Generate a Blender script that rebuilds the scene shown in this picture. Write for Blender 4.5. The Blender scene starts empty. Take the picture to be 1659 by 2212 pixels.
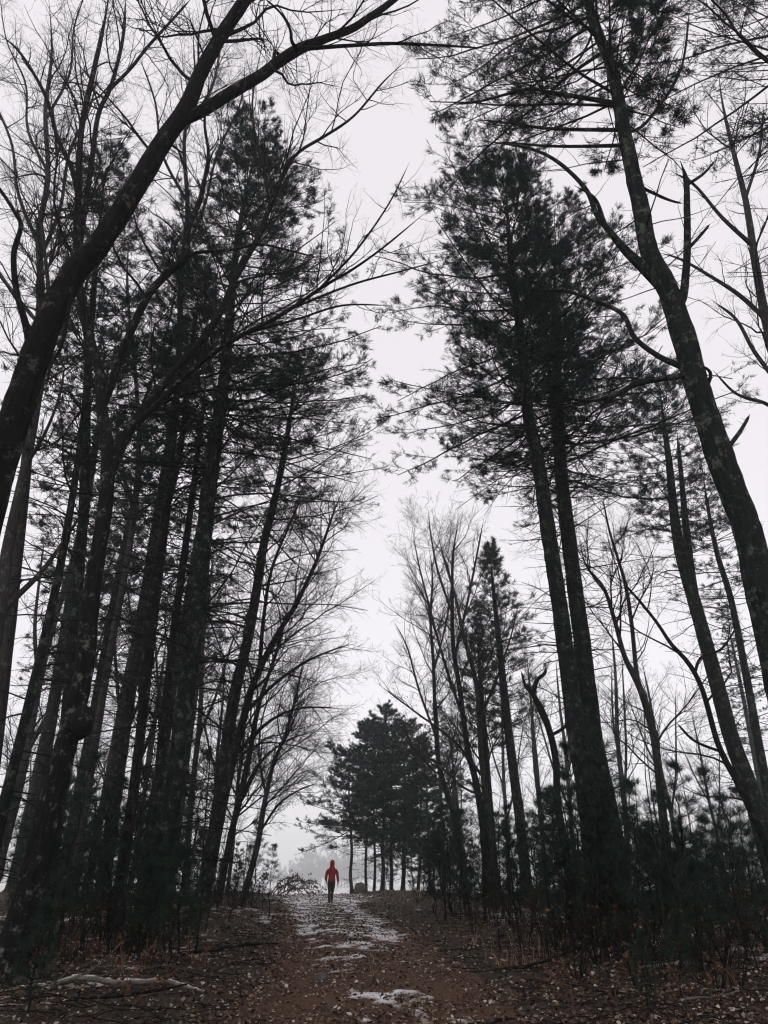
import bpy, bmesh, math
import numpy as np
from mathutils import Vector

# ------------------------------------------------------------------ camera, sky, sun, exposure
sc = bpy.context.scene
R = math.radians
PITCH = R(26.5)
F = 1600.0                                   # focal length on a 1659 x 2212 frame
CAM = np.array([0.0, 0.0, 1.5])
cd = bpy.data.cameras.new('camera')
cam = bpy.data.objects.new('camera', cd)
sc.collection.objects.link(cam)
cam.location = CAM
cam.rotation_euler = (math.pi / 2 + PITCH, 0, 0)
cd.sensor_fit = 'VERTICAL'
cd.sensor_height = 36.0
cd.lens = 36.0 * F / 2212.0
cd.clip_start = 0.1
cd.clip_end = 3000
sc.camera = cam

SUN_EL, SUN_ROT = R(50), R(200)
world = bpy.data.worlds.new('World')
sc.world = world
world.use_nodes = True
wn, wl = world.node_tree.nodes, world.node_tree.links
wn.clear()
sky = wn.new('ShaderNodeTexSky')
sky.sky_type = 'NISHITA'
sky.sun_disc = False
sky.sun_elevation = SUN_EL
sky.sun_rotation = SUN_ROT
hsv = wn.new('ShaderNodeHueSaturation')
hsv.inputs['Saturation'].default_value = 0.25
wl.new(sky.outputs[0], hsv.inputs['Color'])
bg1 = wn.new('ShaderNodeBackground'); bg1.inputs['Strength'].default_value = 0.05
wl.new(hsv.outputs[0], bg1.inputs['Color'])
bg2 = wn.new('ShaderNodeBackground')          # the closed overcast deck
bg2.inputs['Color'].default_value = (0.815, 0.765, 0.795, 1); bg2.inputs['Strength'].default_value = 0.97
ad = wn.new('ShaderNodeAddShader')
wo = wn.new('ShaderNodeOutputWorld')
wl.new(bg1.outputs[0], ad.inputs[0]); wl.new(bg2.outputs[0], ad.inputs[1]); wl.new(ad.outputs[0], wo.inputs[0])

sl = bpy.data.lights.new('sun', 'SUN')
sl.energy = 0.5
sl.angle = R(25)
sl.color = (1.0, 0.97, 0.93)
sun = bpy.data.objects.new('sun', sl)
sc.collection.objects.link(sun)
_sd = Vector((math.sin(SUN_ROT) * math.cos(SUN_EL), math.cos(SUN_ROT) * math.cos(SUN_EL), math.sin(SUN_EL)))
sun.rotation_euler = _sd.to_track_quat('Z', 'Y').to_euler()
sun.location = (0, -20, 40)

sc.view_settings.view_transform = 'Standard'
sc.view_settings.look = 'None'
sc.view_settings.exposure = 0.0
sc.view_settings.gamma = 1.0
sc.render.engine = 'CYCLES'
sc.cycles.max_bounces = 5
sc.cycles.diffuse_bounces = 3
sc.cycles.glossy_bounces = 2
sc.cycles.volume_bounces = 2
sc.cycles.transparent_max_bounces = 8
sc.cycles.use_adaptive_sampling = True
sc.cycles.adaptive_threshold = 0.02
sc.cycles.use_denoising = True
sc.cycles.filter_width = 1.2

# ------------------------------------------------------------------ numbers
rng = np.random.default_rng(7)
C = sc.collection
FWD = np.array([0, math.cos(PITCH), math.sin(PITCH)])
UPV = np.array([0, -math.sin(PITCH), math.cos(PITCH)])
RGT = np.array([1.0, 0, 0])

def px(u, v, Y):
    """a point on the plane y = Y seen at (u, v); also metres per pixel there"""
    d = FWD + RGT * ((u - 829.5) / F) + UPV * ((1106 - v) / F)
    k = Y / d[1]
    return CAM + d * k, k / F

def _hash(ix, iy, seed):
    h = (ix.astype(np.int64) * 374761393 + iy.astype(np.int64) * 668265263 + seed * 1442695041) & 0x7fffffff
    h = ((h ^ (h >> 13)) * 1274126177) & 0x7fffffff
    h = (h ^ (h >> 16)) & 0xffffff
    return h / float(0xffffff)

def vnoise(x, y, seed=0):
    ix = np.floor(x); iy = np.floor(y)
    fx = x - ix; fy = y - iy
    fx = fx * fx * (3 - 2 * fx); fy = fy * fy * (3 - 2 * fy)
    ix = ix.astype(np.int64); iy = iy.astype(np.int64)
    a = _hash(ix, iy, seed); b = _hash(ix + 1, iy, seed); c = _hash(ix, iy + 1, seed); d = _hash(ix + 1, iy + 1, seed)
    return (a * (1 - fx) + b * fx) * (1 - fy) + (c * (1 - fx) + d * fx) * fy

def fbm(x, y, seed=0, octv=4):
    s = 0.0; a = 0.5
    for o in range(octv):
        s = s + a * (vnoise(x, y, seed + o * 17) - 0.5)
        x = x * 2.03 + 5.2; y = y * 2.03 + 1.7; a *= 0.55
    return s

def sstep(a, b, x):
    t = np.clip((x - a) / (b - a), 0, 1)
    return t * t * (3 - 2 * t)

def path_x(y):
    y = np.asarray(y, float)
    return -0.112 * 3.0 * np.logaddexp(0, (y - 13.0) / 3.0)

def H(x, y):
    x = np.asarray(x, float); y = np.asarray(y, float)
    sp = lambda c, s: s * np.logaddexp(0, (y - c) / s)
    h = 0.018 * y - 0.07 * sp(50, 3.0) + 0.052 * sp(150, 20.0)
    h = h + 26.0 * sstep(90, 260, x - 0.12 * y) * sstep(150, 420, y)
    d = x - path_x(y)
    off = sstep(1.6, 4.0, np.abs(d))
    h = h + off * (0.10 + 0.55 * fbm(x * 0.16, y * 0.16, 3, 3) + 0.12 * fbm(x * 0.9, y * 0.9, 5, 3))
    rut = np.exp(-((np.abs(d) - 1.0) / 0.33) ** 2)
    h = h - 0.05 * rut * (y < 60) + 0.02 * fbm(x * 1.5, y * 1.5, 9, 3)
    return h

# ------------------------------------------------------------------ mesh building
class MB:
    def __init__(s):
        s.v = []; s.t = []; s.q = []; s.n = 0
    def add(s, v, tris=None, quads=None):
        v = np.asarray(v, np.float32).reshape(-1, 3)
        if tris is not None and len(tris): s.t.append(np.asarray(tris, np.int32).reshape(-1, 3) + s.n)
        if quads is not None and len(quads): s.q.append(np.asarray(quads, np.int32).reshape(-1, 4) + s.n)
        s.v.append(v); s.n += len(v)
    def mesh(s, name, mat, origin=(0, 0, 0), smooth=True):
        me = bpy.data.meshes.new(name)
        V = np.concatenate(s.v) - np.asarray(origin, np.float32)
        T = np.concatenate(s.t) if s.t else np.zeros((0, 3), np.int32)
        Q = np.concatenate(s.q) if s.q else np.zeros((0, 4), np.int32)
        me.vertices.add(len(V)); me.vertices.foreach_set('co', V.astype(np.float32).ravel())
        loops = np.concatenate([T.ravel(), Q.ravel()])
        me.loops.add(len(loops)); me.loops.foreach_set('vertex_index', loops)
        nf = len(T) + len(Q)
        st = np.concatenate([np.arange(len(T)) * 3, len(T) * 3 + np.arange(len(Q)) * 4]).astype(np.int32)
        me.polygons.add(nf); me.polygons.foreach_set('loop_start', st)
        me.polygons.foreach_set('use_smooth', np.full(nf, smooth))
        me.materials.append(mat)
        me.update(calc_edges=True)
        return me
    def build(s, name, mat, parent=None, origin=None, smooth=True):
        if origin is None: origin = parent['_o'] if parent is not None and '_o' in parent else (0, 0, 0)
        o = bpy.data.objects.new(name, s.mesh(name, mat, origin, smooth))
        C.objects.link(o)
        if parent is not None: o.parent = parent
        return o

def tubes(mb, P, Rr, sides=4, bark=0.0, seed=0):
    """P (B,N,3) centre lines, Rr (B,N) radii"""
    P = np.asarray(P, float); Rr = np.asarray(Rr, float)
    B, N, _ = P.shape
    if B == 0: return
    T = np.gradient(P, axis=1)
    T /= np.linalg.norm(T, axis=2, keepdims=True) + 1e-9
    m = P[:, -1] - P[:, 0]
    ax = np.argmin(np.abs(m), axis=1)
    ref = np.eye(3)[ax][:, None, :]
    n1 = ref - (ref * T).sum(2, keepdims=True) * T
    n1 /= np.linalg.norm(n1, axis=2, keepdims=True) + 1e-9
    n2 = np.cross(T, n1)
    a = np.arange(sides) * 2 * math.pi / sides
    r = Rr[:, :, None] * np.ones(sides)
    if bark > 0:
        s = np.cumsum(np.concatenate([np.zeros((B, 1)), np.linalg.norm(np.diff(P, axis=1), axis=2)], 1), 1)
        aa = a[None, None, :] + 0 * r; ss = s[:, :, None] + 0 * r
        nx = np.cos(aa) * 1.0; ny = np.sin(aa) * 1.0
        w = fbm(nx * 1.3 + ss * 0.55, ny * 1.3 - ss * 0.4, seed, 3) * 0.5
        w = w + 0.8 * fbm(aa * sides * 0.16, ss * 2.2, seed + 3, 3)
        w = w + 1.0 * fbm(aa * sides * 0.4, ss * 5.0, seed + 5, 2)
        w[:, :, -1] = 0.5 * (w[:, :, -2] + w[:, :, 0])
        r = r * (1 + bark * w)
    V = P[:, :, None, :] + r[..., None] * (n1[:, :, None, :] * np.cos(a)[:, None] + n2[:, :, None, :] * np.sin(a)[:, None])
    base = (np.arange(B) * N * sides)[:, None, None]
    i = (np.arange(N - 1) * sides)[None, :, None]
    k = np.arange(sides)[None, None, :]; k2 = (k + 1) % sides
    q = np.stack([base + i + k, base + i + k2, base + i + sides + k2, base + i + sides + k], -1)
    mb.add(V.reshape(-1, 3), quads=q.reshape(-1, 4))

def catmull(pts, n):
    """resample control rows (any columns) to n rows along a smooth curve"""
    p = np.asarray(pts, float)
    if len(p) == 2:
        t = np.linspace(0, 1, n)[:, None]
        return p[0] * (1 - t) + p[1] * t
    q = np.vstack([2 * p[0] - p[1], p, 2 * p[-1] - p[-2]])
    seg = np.linalg.norm(np.diff(p[:, :3], axis=0), axis=1); cum = np.concatenate([[0], np.cumsum(seg)])
    s = np.linspace(0, cum[-1], n)
    i = np.clip(np.searchsorted(cum, s, side='right') - 1, 0, len(p) - 2)
    t = ((s - cum[i]) / (seg[i] + 1e-9))[:, None]
    p0, p1, p2, p3 = q[i], q[i + 1], q[i + 2], q[i + 3]
    return 0.5 * ((2 * p1) + (-p0 + p2) * t + (2 * p0 - 5 * p1 + 4 * p2 - p3) * t ** 2 + (-p0 + 3 * p1 - 3 * p2 + p3) * t ** 3)

def nrm(a):
    return a / (np.linalg.norm(a, axis=-1, keepdims=True) + 1e-9)

def grow(P, Rr, g, per_m, tmin, tmax, ang, lenf, nseg, wig, up, rratio, rmin, rend=0.35, flat=0.0, maxn=None, lenabs=None, cnt=None):
    """children of the parents' centre lines: returns (P2, R2)"""
    B, N, _ = P.shape
    L = np.linalg.norm(np.diff(P, axis=1), axis=2).sum(1)
    if cnt is None:
        c = g.poisson(np.maximum(L * per_m * (tmax - tmin), 0.3))
        if maxn: c = np.minimum(c, maxn)
    else:
        c = np.full(B, cnt)
    b = np.repeat(np.arange(B), c)
    M = len(b)
    if M == 0: return np.zeros((0, nseg + 1, 3)), np.zeros((0, nseg + 1))
    t = g.uniform(tmin, tmax, M)
    f = t * (N - 1); i = np.minimum(f.astype(int), N - 2); w = (f - i)[:, None]
    p = P[b, i] * (1 - w) + P[b, i + 1] * w
    r0 = Rr[b, i] * (1 - w[:, 0]) + Rr[b, i + 1] * w[:, 0]
    T = nrm(P[b, i + 1] - P[b, i])
    rv = g.normal(size=(M, 3))
    perp = nrm(np.cross(T, rv))
    if flat > 0:
        h = nrm(np.cross(T, np.array([0, 0, 1.0]) + 1e-3 * rv)) * g.choice([-1, 1], M)[:, None]
        perp = nrm(h * flat + perp * (1 - flat))
    a = g.uniform(ang[0], ang[1], M)[:, None]
    d = nrm(T * np.cos(a) + perp * np.sin(a))
    if lenabs is None:
        l = L[b] * lenf * (1 - 0.65 * t) * g.uniform(0.55, 1.25, M)
    else:
        l = lenabs * g.uniform(0.5, 1.3, M) * (1 - 0.4 * t)
    rs = np.maximum(np.minimum(r0 * rratio, l * 0.0085 + 0.0022), rmin)
    out = np.zeros((M, nseg + 1, 3)); out[:, 0] = p
    st = (l / nseg)[:, None]
    upv = np.array([0, 0, 1.0])
    for k in range(nseg):
        d = nrm(d + wig * g.normal(size=(M, 3)) + up * upv)
        p = p + d * st
        out[:, k + 1] = p
    tt = np.linspace(0, 1, nseg + 1)
    R2 = rs[:, None] * (1 - (1 - rend) * tt)
    return out, np.maximum(R2, rmin * 0.6)

def slivers(mb, c, d, g, m, length, width, spread):
    """needle bundles: m thin triangles at every point c pointing about d"""
    n = len(c)
    if n == 0: return
    c = np.repeat(c, m, 0); d = np.repeat(d, m, 0)
    d = nrm(d + spread * g.normal(size=(n * m, 3)))
    s = nrm(np.cross(d, g.normal(size=(n * m, 3))))
    l = length * g.uniform(0.7, 1.2, n * m)[:, None]
    w = width * g.uniform(0.7, 1.3, n * m)[:, None] * 0.5
    c = c + 0.02 * g.normal(size=(n * m, 3))
    V = np.stack([c - s * w, c + s * w, c + d * l], 1)
    mb.add(V.reshape(-1, 3), tris=np.arange(n * m * 3).reshape(-1, 3))

# ------------------------------------------------------------------ materials
def mat(name, build, rough=0.9, spec=0.25):
    m = bpy.data.materials.new(name); m.use_nodes = True
    nt = m.node_tree; nt.nodes.clear()
    out = nt.nodes.new('ShaderNodeOutputMaterial')
    b = nt.nodes.new('ShaderNodeBsdfPrincipled')
    b.inputs['Roughness'].default_value = rough
    b.inputs['Specular IOR Level'].default_value = spec
    nt.links.new(b.outputs[0], out.inputs[0])
    build(nt, b)
    return m

def node(nt, typ, **kw):
    n = nt.nodes.new(typ)
    for k, v in kw.items():
        if k in n.inputs: n.inputs[k].default_value = v
        else: setattr(n, k, v)
    return n

def ramp(nt, stops, fac, mode='LINEAR'):
    r = nt.nodes.new('ShaderNodeValToRGB'); r.color_ramp.interpolation = mode
    e = r.color_ramp.elements
    while len(e) > 1: e.remove(e[-1])
    e[0].position = stops[0][0]; e[0].color = (*stops[0][1], 1)
    for p, c in stops[1:]:
        x = e.new(p); x.color = (*c, 1)
    nt.links.new(fac, r.inputs[0])
    return r.outputs[0]

def mixc(nt, fac, a, b, typ='MIX'):
    m = nt.nodes.new('ShaderNodeMix'); m.data_type = 'RGBA'; m.blend_type = typ
    for sock, val in ((m.inputs['Factor'], fac), (m.inputs[6], a), (m.inputs[7], b)):
        if isinstance(val, (int, float)): sock.default_value = val
        elif isinstance(val, tuple): sock.default_value = (*val, 1)
        else: nt.links.new(val, sock)
    return m.outputs[2]

def noise(nt, scale, detail=4, vec=None, rough=0.6):
    n = node(nt, 'ShaderNodeTexNoise', Scale=scale, Detail=detail, Roughness=rough)
    if vec is not None: nt.links.new(vec, n.inputs['Vector'])
    return n.outputs['Fac']

def coords(nt, scale=(1, 1, 1)):
    tc = nt.nodes.new('ShaderNodeTexCoord'); mp = nt.nodes.new('ShaderNodeMapping')
    mp.inputs['Scale'].default_value = scale
    nt.links.new(tc.outputs['Object'], mp.inputs['Vector'])
    return mp.outputs[0]

def bump(nt, b, h, strength=0.5, dist=0.02):
    n = node(nt, 'ShaderNodeBump', Strength=strength, Distance=dist)
    nt.links.new(h, n.inputs['Height']); nt.links.new(n.outputs[0], b.inputs['Normal'])

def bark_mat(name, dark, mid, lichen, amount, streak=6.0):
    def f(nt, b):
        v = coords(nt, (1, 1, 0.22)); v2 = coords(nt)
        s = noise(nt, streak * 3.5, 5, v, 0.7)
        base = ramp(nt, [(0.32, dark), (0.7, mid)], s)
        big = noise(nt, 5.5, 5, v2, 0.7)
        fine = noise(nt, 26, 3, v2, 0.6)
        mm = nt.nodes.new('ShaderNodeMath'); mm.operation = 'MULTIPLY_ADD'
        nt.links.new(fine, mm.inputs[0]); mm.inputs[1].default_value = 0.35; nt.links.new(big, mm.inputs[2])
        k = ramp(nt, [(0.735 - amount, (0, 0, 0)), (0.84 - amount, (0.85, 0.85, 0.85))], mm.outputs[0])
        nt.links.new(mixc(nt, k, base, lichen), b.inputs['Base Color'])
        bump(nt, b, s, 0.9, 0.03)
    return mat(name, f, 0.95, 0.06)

M = {}
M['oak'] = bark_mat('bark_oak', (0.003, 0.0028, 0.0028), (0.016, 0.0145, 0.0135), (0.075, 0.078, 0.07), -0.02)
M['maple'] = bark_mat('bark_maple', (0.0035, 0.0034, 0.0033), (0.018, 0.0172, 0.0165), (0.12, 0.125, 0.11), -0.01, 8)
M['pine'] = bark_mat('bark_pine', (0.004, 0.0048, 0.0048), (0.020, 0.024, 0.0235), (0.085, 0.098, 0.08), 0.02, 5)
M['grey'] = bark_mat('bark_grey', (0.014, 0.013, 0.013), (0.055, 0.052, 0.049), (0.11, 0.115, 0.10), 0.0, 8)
M['twig'] = mat('twig', lambda nt, b: nt.links.new(ramp(nt, [(0.35, (0.008, 0.0075, 0.007)), (0.7, (0.026, 0.024, 0.022))], noise(nt, 3, 2, coords(nt))), b.inputs['Base Color']), 0.95, 0.05)

def needle_mat(name, a, c):
    def f(nt, b):
        g = nt.nodes.new('ShaderNodeNewGeometry')
        n = noise(nt, 0.9, 2, coords(nt))
        base = ramp(nt, [(0.0, a), (1.0, c)], g.outputs['Random Per Island'])
        nt.links.new(mixc(nt, n, base, mixc(nt, 0.5, base, (0.02, 0.03, 0.025))), b.inputs['Base Color'])
    return mat(name, f, 0.8, 0.12)
M['needle'] = needle_mat('pine_needles', (0.012, 0.026, 0.025), (0.028, 0.052, 0.047))
M['needle_young'] = needle_mat('young_pine_needles', (0.009, 0.020, 0.015), (0.024, 0.044, 0.030))
M['cedar'] = needle_mat('cedar_scales', (0.020, 0.034, 0.028), (0.048, 0.070, 0.054))

def leaf_f(nt, b):
    g = nt.nodes.new('ShaderNodeNewGeometry')
    c = ramp(nt, [(0.0, (0.014, 0.009, 0.006)), (0.30, (0.036, 0.019, 0.012)), (0.55, (0.075, 0.042, 0.026)),
                  (0.72, (0.13, 0.085, 0.057)), (0.88, (0.28, 0.22, 0.17)), (1.0, (0.52, 0.46, 0.41))], g.outputs['Random Per Island'])
    n = noise(nt, 30, 3, coords(nt))
    nt.links.new(mixc(nt, n, c, mixc(nt, 0.55, c, (0.03, 0.02, 0.015))), b.inputs['Base Color'])
M['leaf'] = mat('fallen_leaves', leaf_f, 0.75, 0.2)
def rust_f(nt, b):
    g = nt.nodes.new('ShaderNodeNewGeometry')
    nt.links.new(ramp(nt, [(0, (0.035, 0.018, 0.012)), (0.5, (0.07, 0.035, 0.020)), (1, (0.13, 0.072, 0.04))], g.outputs['Random Per Island']), b.inputs['Base Color'])
M['rust'] = mat('rusty_undergrowth', rust_f)
def straw_f(nt, b):
    g = nt.nodes.new('ShaderNodeNewGeometry')
    nt.links.new(ramp(nt, [(0, (0.10, 0.06, 0.03)), (0.6, (0.20, 0.125, 0.065)), (1, (0.34, 0.25, 0.15))], g.outputs['Random Per Island']), b.inputs['Base Color'])
M['straw'] = mat('dry_grass', straw_f)

def ground_f(nt, b):
    v = coords(nt)
    a = noise(nt, 1.2, 6, v, 0.65); f = noise(nt, 22, 5, v, 0.7)
    c1 = ramp(nt, [(0.3, (0.010, 0.007, 0.005)), (0.55, (0.034, 0.021, 0.013)), (0.75, (0.09, 0.06, 0.04))], f)
    floor_ = mixc(nt, a, c1, mixc(nt, 0.5, c1, (0.035, 0.025, 0.016)))
    sx = nt.nodes.new('ShaderNodeSeparateXYZ'); nt.links.new(v, sx.inputs[0])          # field past the crest made frosty pale to bounce light up into the fog
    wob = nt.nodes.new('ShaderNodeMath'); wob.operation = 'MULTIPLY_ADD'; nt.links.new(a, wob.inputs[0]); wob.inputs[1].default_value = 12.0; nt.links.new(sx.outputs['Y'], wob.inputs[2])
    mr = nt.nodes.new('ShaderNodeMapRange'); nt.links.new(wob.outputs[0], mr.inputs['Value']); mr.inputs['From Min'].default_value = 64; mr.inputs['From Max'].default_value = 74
    bounce_frost = ramp(nt, [(0.3, (0.45, 0.42, 0.40)), (0.6, (0.68, 0.66, 0.66))], f)
    nt.links.new(mixc(nt, mr.outputs[0], floor_, bounce_frost), b.inputs['Base Color'])
    bump(nt, b, f, 1.0, 0.05)
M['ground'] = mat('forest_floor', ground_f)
def path_f(nt, b):
    v = coords(nt)
    a = noise(nt, 1.6, 6, v, 0.6); f = noise(nt, 38, 5, v, 0.7)
    c = ramp(nt, [(0.30, (0.019, 0.010, 0.006)), (0.5, (0.075, 0.033, 0.016)), (0.78, (0.20, 0.110, 0.064))], f)
    nt.links.new(mixc(nt, a, c, mixc(nt, 0.6, c, (0.034, 0.018, 0.012))), b.inputs['Base Color'])
    bump(nt, b, f, 0.9, 0.03)
M['path'] = mat('path_soil', path_f)
def snow_f(nt, b):
    v = coords(nt)
    f = noise(nt, 14, 5, v, 0.7); f2 = noise(nt, 45, 4, v, 0.75)
    at_ = nt.nodes.new('ShaderNodeAttribute'); at_.attribute_name = 'depth'
    ma = nt.nodes.new('ShaderNodeMath'); ma.operation = 'MULTIPLY_ADD'; nt.links.new(f2, ma.inputs[0]); ma.inputs[1].default_value = 0.55; nt.links.new(at_.outputs['Fac'], ma.inputs[2])
    thin = ramp(nt, [(0.22, (0, 0, 0)), (0.50, (1, 1, 1))], ma.outputs[0])
    white = ramp(nt, [(0.3, (0.38, 0.36, 0.36)), (0.55, (0.62, 0.60, 0.62)), (0.8, (0.78, 0.76, 0.79))], f)
    soil = ramp(nt, [(0.35, (0.045, 0.026, 0.016)), (0.65, (0.16, 0.11, 0.085))], f2)
    nt.links.new(mixc(nt, thin, soil, white), b.inputs['Base Color'])
    bump(nt, b, f, 0.6, 0.02)
M['snow'] = mat('old_snow', snow_f, 0.6, 0.3)
def rock_f(nt, b):
    f = noise(nt, 9, 5, coords(nt), 0.7)
    nt.links.new(ramp(nt, [(0.3, (0.03, 0.03, 0.03)), (0.7, (0.09, 0.088, 0.083))], f), b.inputs['Base Color']); bump(nt, b, f, 0.8, 0.03)
M['rock'] = mat('rock', rock_f)
def log_f(nt, b):
    f = noise(nt, 20, 5, coords(nt, (0.3, 1, 1)), 0.7)
    nt.links.new(ramp(nt, [(0.3, (0.045, 0.038, 0.033)), (0.55, (0.13, 0.115, 0.10)), (0.8, (0.24, 0.22, 0.20))], f), b.inputs['Base Color']); bump(nt, b, f, 0.7, 0.02)
M['log'] = mat('weathered_wood', log_f)

def cloth(name, col, col2, sc_=60, rough=0.75):
    def f(nt, b):
        v = coords(nt)
        n = noise(nt, sc_, 3, v); n2 = noise(nt, 9, 4, v)
        nt.links.new(mixc(nt, n2, col, col2), b.inputs['Base Color']); bump(nt, b, n2, 0.5, 0.03)
    return mat(name, f, rough, 0.3)
M['red'] = cloth('red_jacket', (0.38, 0.020, 0.028), (0.19, 0.009, 0.014))
M['legging'] = cloth('black_leggings', (0.012, 0.012, 0.014), (0.020, 0.020, 0.022))
M['boot'] = cloth('dark_boots', (0.010, 0.010, 0.010), (0.022, 0.020, 0.018))
M['skin'] = cloth('skin', (0.42, 0.24, 0.18), (0.36, 0.19, 0.14))

# ------------------------------------------------------------------ tagging
def tag(o, label=None, cat=None, group=None, kind=None):
    if label: o['label'] = label
    if cat: o['category'] = cat
    if group: o['group'] = group
    if kind: o['kind'] = kind
    return o

def thing(name, loc, label, cat, group=None):
    o = bpy.data.objects.new(name, None); C.objects.link(o)
    o.location = loc; o.empty_display_size = 0.2
    o['_o'] = [float(a) for a in loc]
    return tag(o, label, cat, group)

def copy_tree(src, loc, rz, s, label=None, group=None, tilt=(0, 0)):
    r = src.copy(); C.objects.link(r)
    r.location = loc; r.rotation_euler = (tilt[0], tilt[1], rz); r.scale = (s, s, s)
    if label: r['label'] = label
    if group: r['group'] = group
    for ch in src.children:
        c = ch.copy(); C.objects.link(c); c.parent = r
        for g in ch.children:
            d = g.copy(); C.objects.link(d); d.parent = c
    return r

# ------------------------------------------------------------------ ground, path, snow
def axis(lo, hi, fine_lo, fine_hi, step, growth):
    a = list(np.arange(fine_lo, fine_hi, step)); s = step
    while a[-1] < hi: s *= growth; a.append(a[-1] + s)
    s = step; b = []
    x = fine_lo
    while x > lo: s *= growth; x -= s; b.append(x)
    return np.array(b[::-1] + a)

def sheet(xs, ys, f):
    X, Y = np.meshgrid(xs, ys)
    Z = f(X, Y)
    n, m = X.shape
    idx = np.arange(n * m).reshape(n, m)
    q = np.stack([idx[:-1, :-1], idx[:-1, 1:], idx[1:, 1:], idx[1:, :-1]], -1).reshape(-1, 4)
    return np.stack([X, Y, Z], -1).reshape(-1, 3), q

mb = MB()
v, q = sheet(axis(-800, 800, -12, 12, 0.26, 1.1), axis(-80, 1150, 6, 50, 0.36, 1.1), H)
mb.add(v, quads=q)
tag(mb.build('ground', M['ground']), 'dark leaf-strewn forest floor rising gently to a low crest', 'ground', kind='structure')

# the track: a ribbon that follows the ground 4 mm above it, its edges sinking into the floor
ss = np.linspace(-1, 1, 61); yy = np.concatenate([np.arange(2, 20, 0.1), np.arange(20, 60, 0.2)])
S, Yg = np.meshgrid(ss, yy)
wid = 1.75 + 0.5 * fbm(Yg * 0.5, S * 0 + 3, 31, 3) + 0.25 * fbm(Yg * 3, np.sign(S) * 5 + 9, 35, 2)
Xg = path_x(Yg) + S * wid
Zg = H(Xg, Yg) + 0.012 - 0.05 * sstep(0.86, 1.0, np.abs(S)) + 0.012 * fbm(Xg * 6, Yg * 6, 41, 3)
mb = MB(); n_, m_ = Xg.shape; idx = np.arange(n_ * m_).reshape(n_, m_)
mb.add(np.stack([Xg, Yg, Zg], -1).reshape(-1, 3), quads=np.stack([idx[:-1, :-1], idx[:-1, 1:], idx[1:, 1:], idx[1:, :-1]], -1).reshape(-1, 4))
tag(mb.build('path', M['path']), 'reddish-brown two-rut earth track leading up to the crest', 'path', kind='structure')

def snow_amount(x, y):
    d = x - path_x(y)
    rut = np.exp(-((np.abs(d) - 0.95) / 0.42) ** 2)
    cen = np.exp(-(d / 1.5) ** 2)
    far = sstep(13.5, 24, y)
    a = -0.62 + far * (0.52 * rut + 0.30 * cen + 0.10 * sstep(24, 34, y) * cen + 0.75 * sstep(33, 40, y) * np.exp(-((d - 0.2) / 2.3) ** 4)) - 0.22 * (1 - cen)
    a += 0.55 * np.exp(-((x - 0.05) / 0.55) ** 2 - ((y - 11.1) / 0.42) ** 2)      # the patch near the camera
    a += 0.30 * np.exp(-((x + 0.35) / 0.5) ** 2 - ((y - 17.5) / 1.6) ** 2)
    a += 0.22 * np.exp(-((x - 0.55) / 0.4) ** 2 - ((y - 19.0) / 2.0) ** 2)
    a += 0.10 * sstep(0.5, 0.62, vnoise(x * 0.25, y * 0.25, 71)) * sstep(2.5, 4, np.abs(d))
    nz = fbm(x * 1.1, y * 0.8, 51, 3) * 0.9 + fbm(x * 5, y * 3.5, 57, 4) * 1.2
    return a + nz + 0.28

mb = MB()
xs = np.arange(-7, 5.5, 0.045); ys = np.concatenate([np.arange(8, 22, 0.06), np.arange(22, 50, 0.11)])
X, Yq = np.meshgrid(xs, ys)
am = snow_amount(X, Yq)
Z = H(X, Yq) + 0.016 + np.clip(am, -0.5, 0.3) * 0.06
n_, m_ = X.shape; idx = np.arange(n_ * m_).reshape(n_, m_)
quad = np.stack([idx[:-1, :-1], idx[:-1, 1:], idx[1:, 1:], idx[1:, :-1]], -1).reshape(-1, 4)
keep = am.ravel()[quad].max(1) > -0.06
quad = quad[keep]; used, inv = np.unique(quad, return_inverse=True)
Vs = np.stack([X, Yq, Z], -1).reshape(-1, 3)[used]
mb.add(Vs, quads=inv.reshape(-1, 4))
sn_ = mb.build('snow', M['snow']); at_ = sn_.data.attributes.new('depth', 'FLOAT', 'POINT'); at_.data.foreach_set('value', np.clip(am.ravel()[used], -0.2, 0.4).astype(np.float32))
tag(sn_, 'thin broken patches of old snow lying on the track', 'snow', kind='stuff')

# wider, thinner snow remnants under the trees
mb = MB(); dep_ = []
for (x0, x1, y0, y1) in ((-16, -3.2, 9, 30), (3.0, 18, 10, 34)):
    xs = np.arange(x0, x1, 0.09); ys = np.arange(y0, y1, 0.11)
    X, Yq = np.meshgrid(xs, ys)
    am = -0.19 + 0.9 * fbm(X * 0.45, Yq * 0.45, 81, 3) + fbm(X * 3, Yq * 2.6, 87, 4)
    Z = H(X, Yq) + 0.004 + np.clip(am, -0.5, 0.3) * 0.09
    n_, m_ = X.shape; idx = np.arange(n_ * m_).reshape(n_, m_)
    quad = np.stack([idx[:-1, :-1], idx[:-1, 1:], idx[1:, 1:], idx[1:, :-1]], -1).reshape(-1, 4)
    quad = quad[am.ravel()[quad].max(1) > 0]
    used, inv = np.unique(quad, return_inverse=True)
    mb.add(np.stack([X, Yq, Z], -1).reshape(-1, 3)[used], quads=inv.reshape(-1, 4)); dep_.append(am.ravel()[used])
sn_ = mb.build('snow', M['snow']); at_ = sn_.data.attributes.new('depth', 'FLOAT', 'POINT'); at_.data.foreach_set('value', np.clip(np.concatenate(dep_), -0.2, 0.4).astype(np.float32))
tag(sn_, 'scattered snow remnants on the forest floor beneath the trees', 'snow', kind='stuff')

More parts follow.
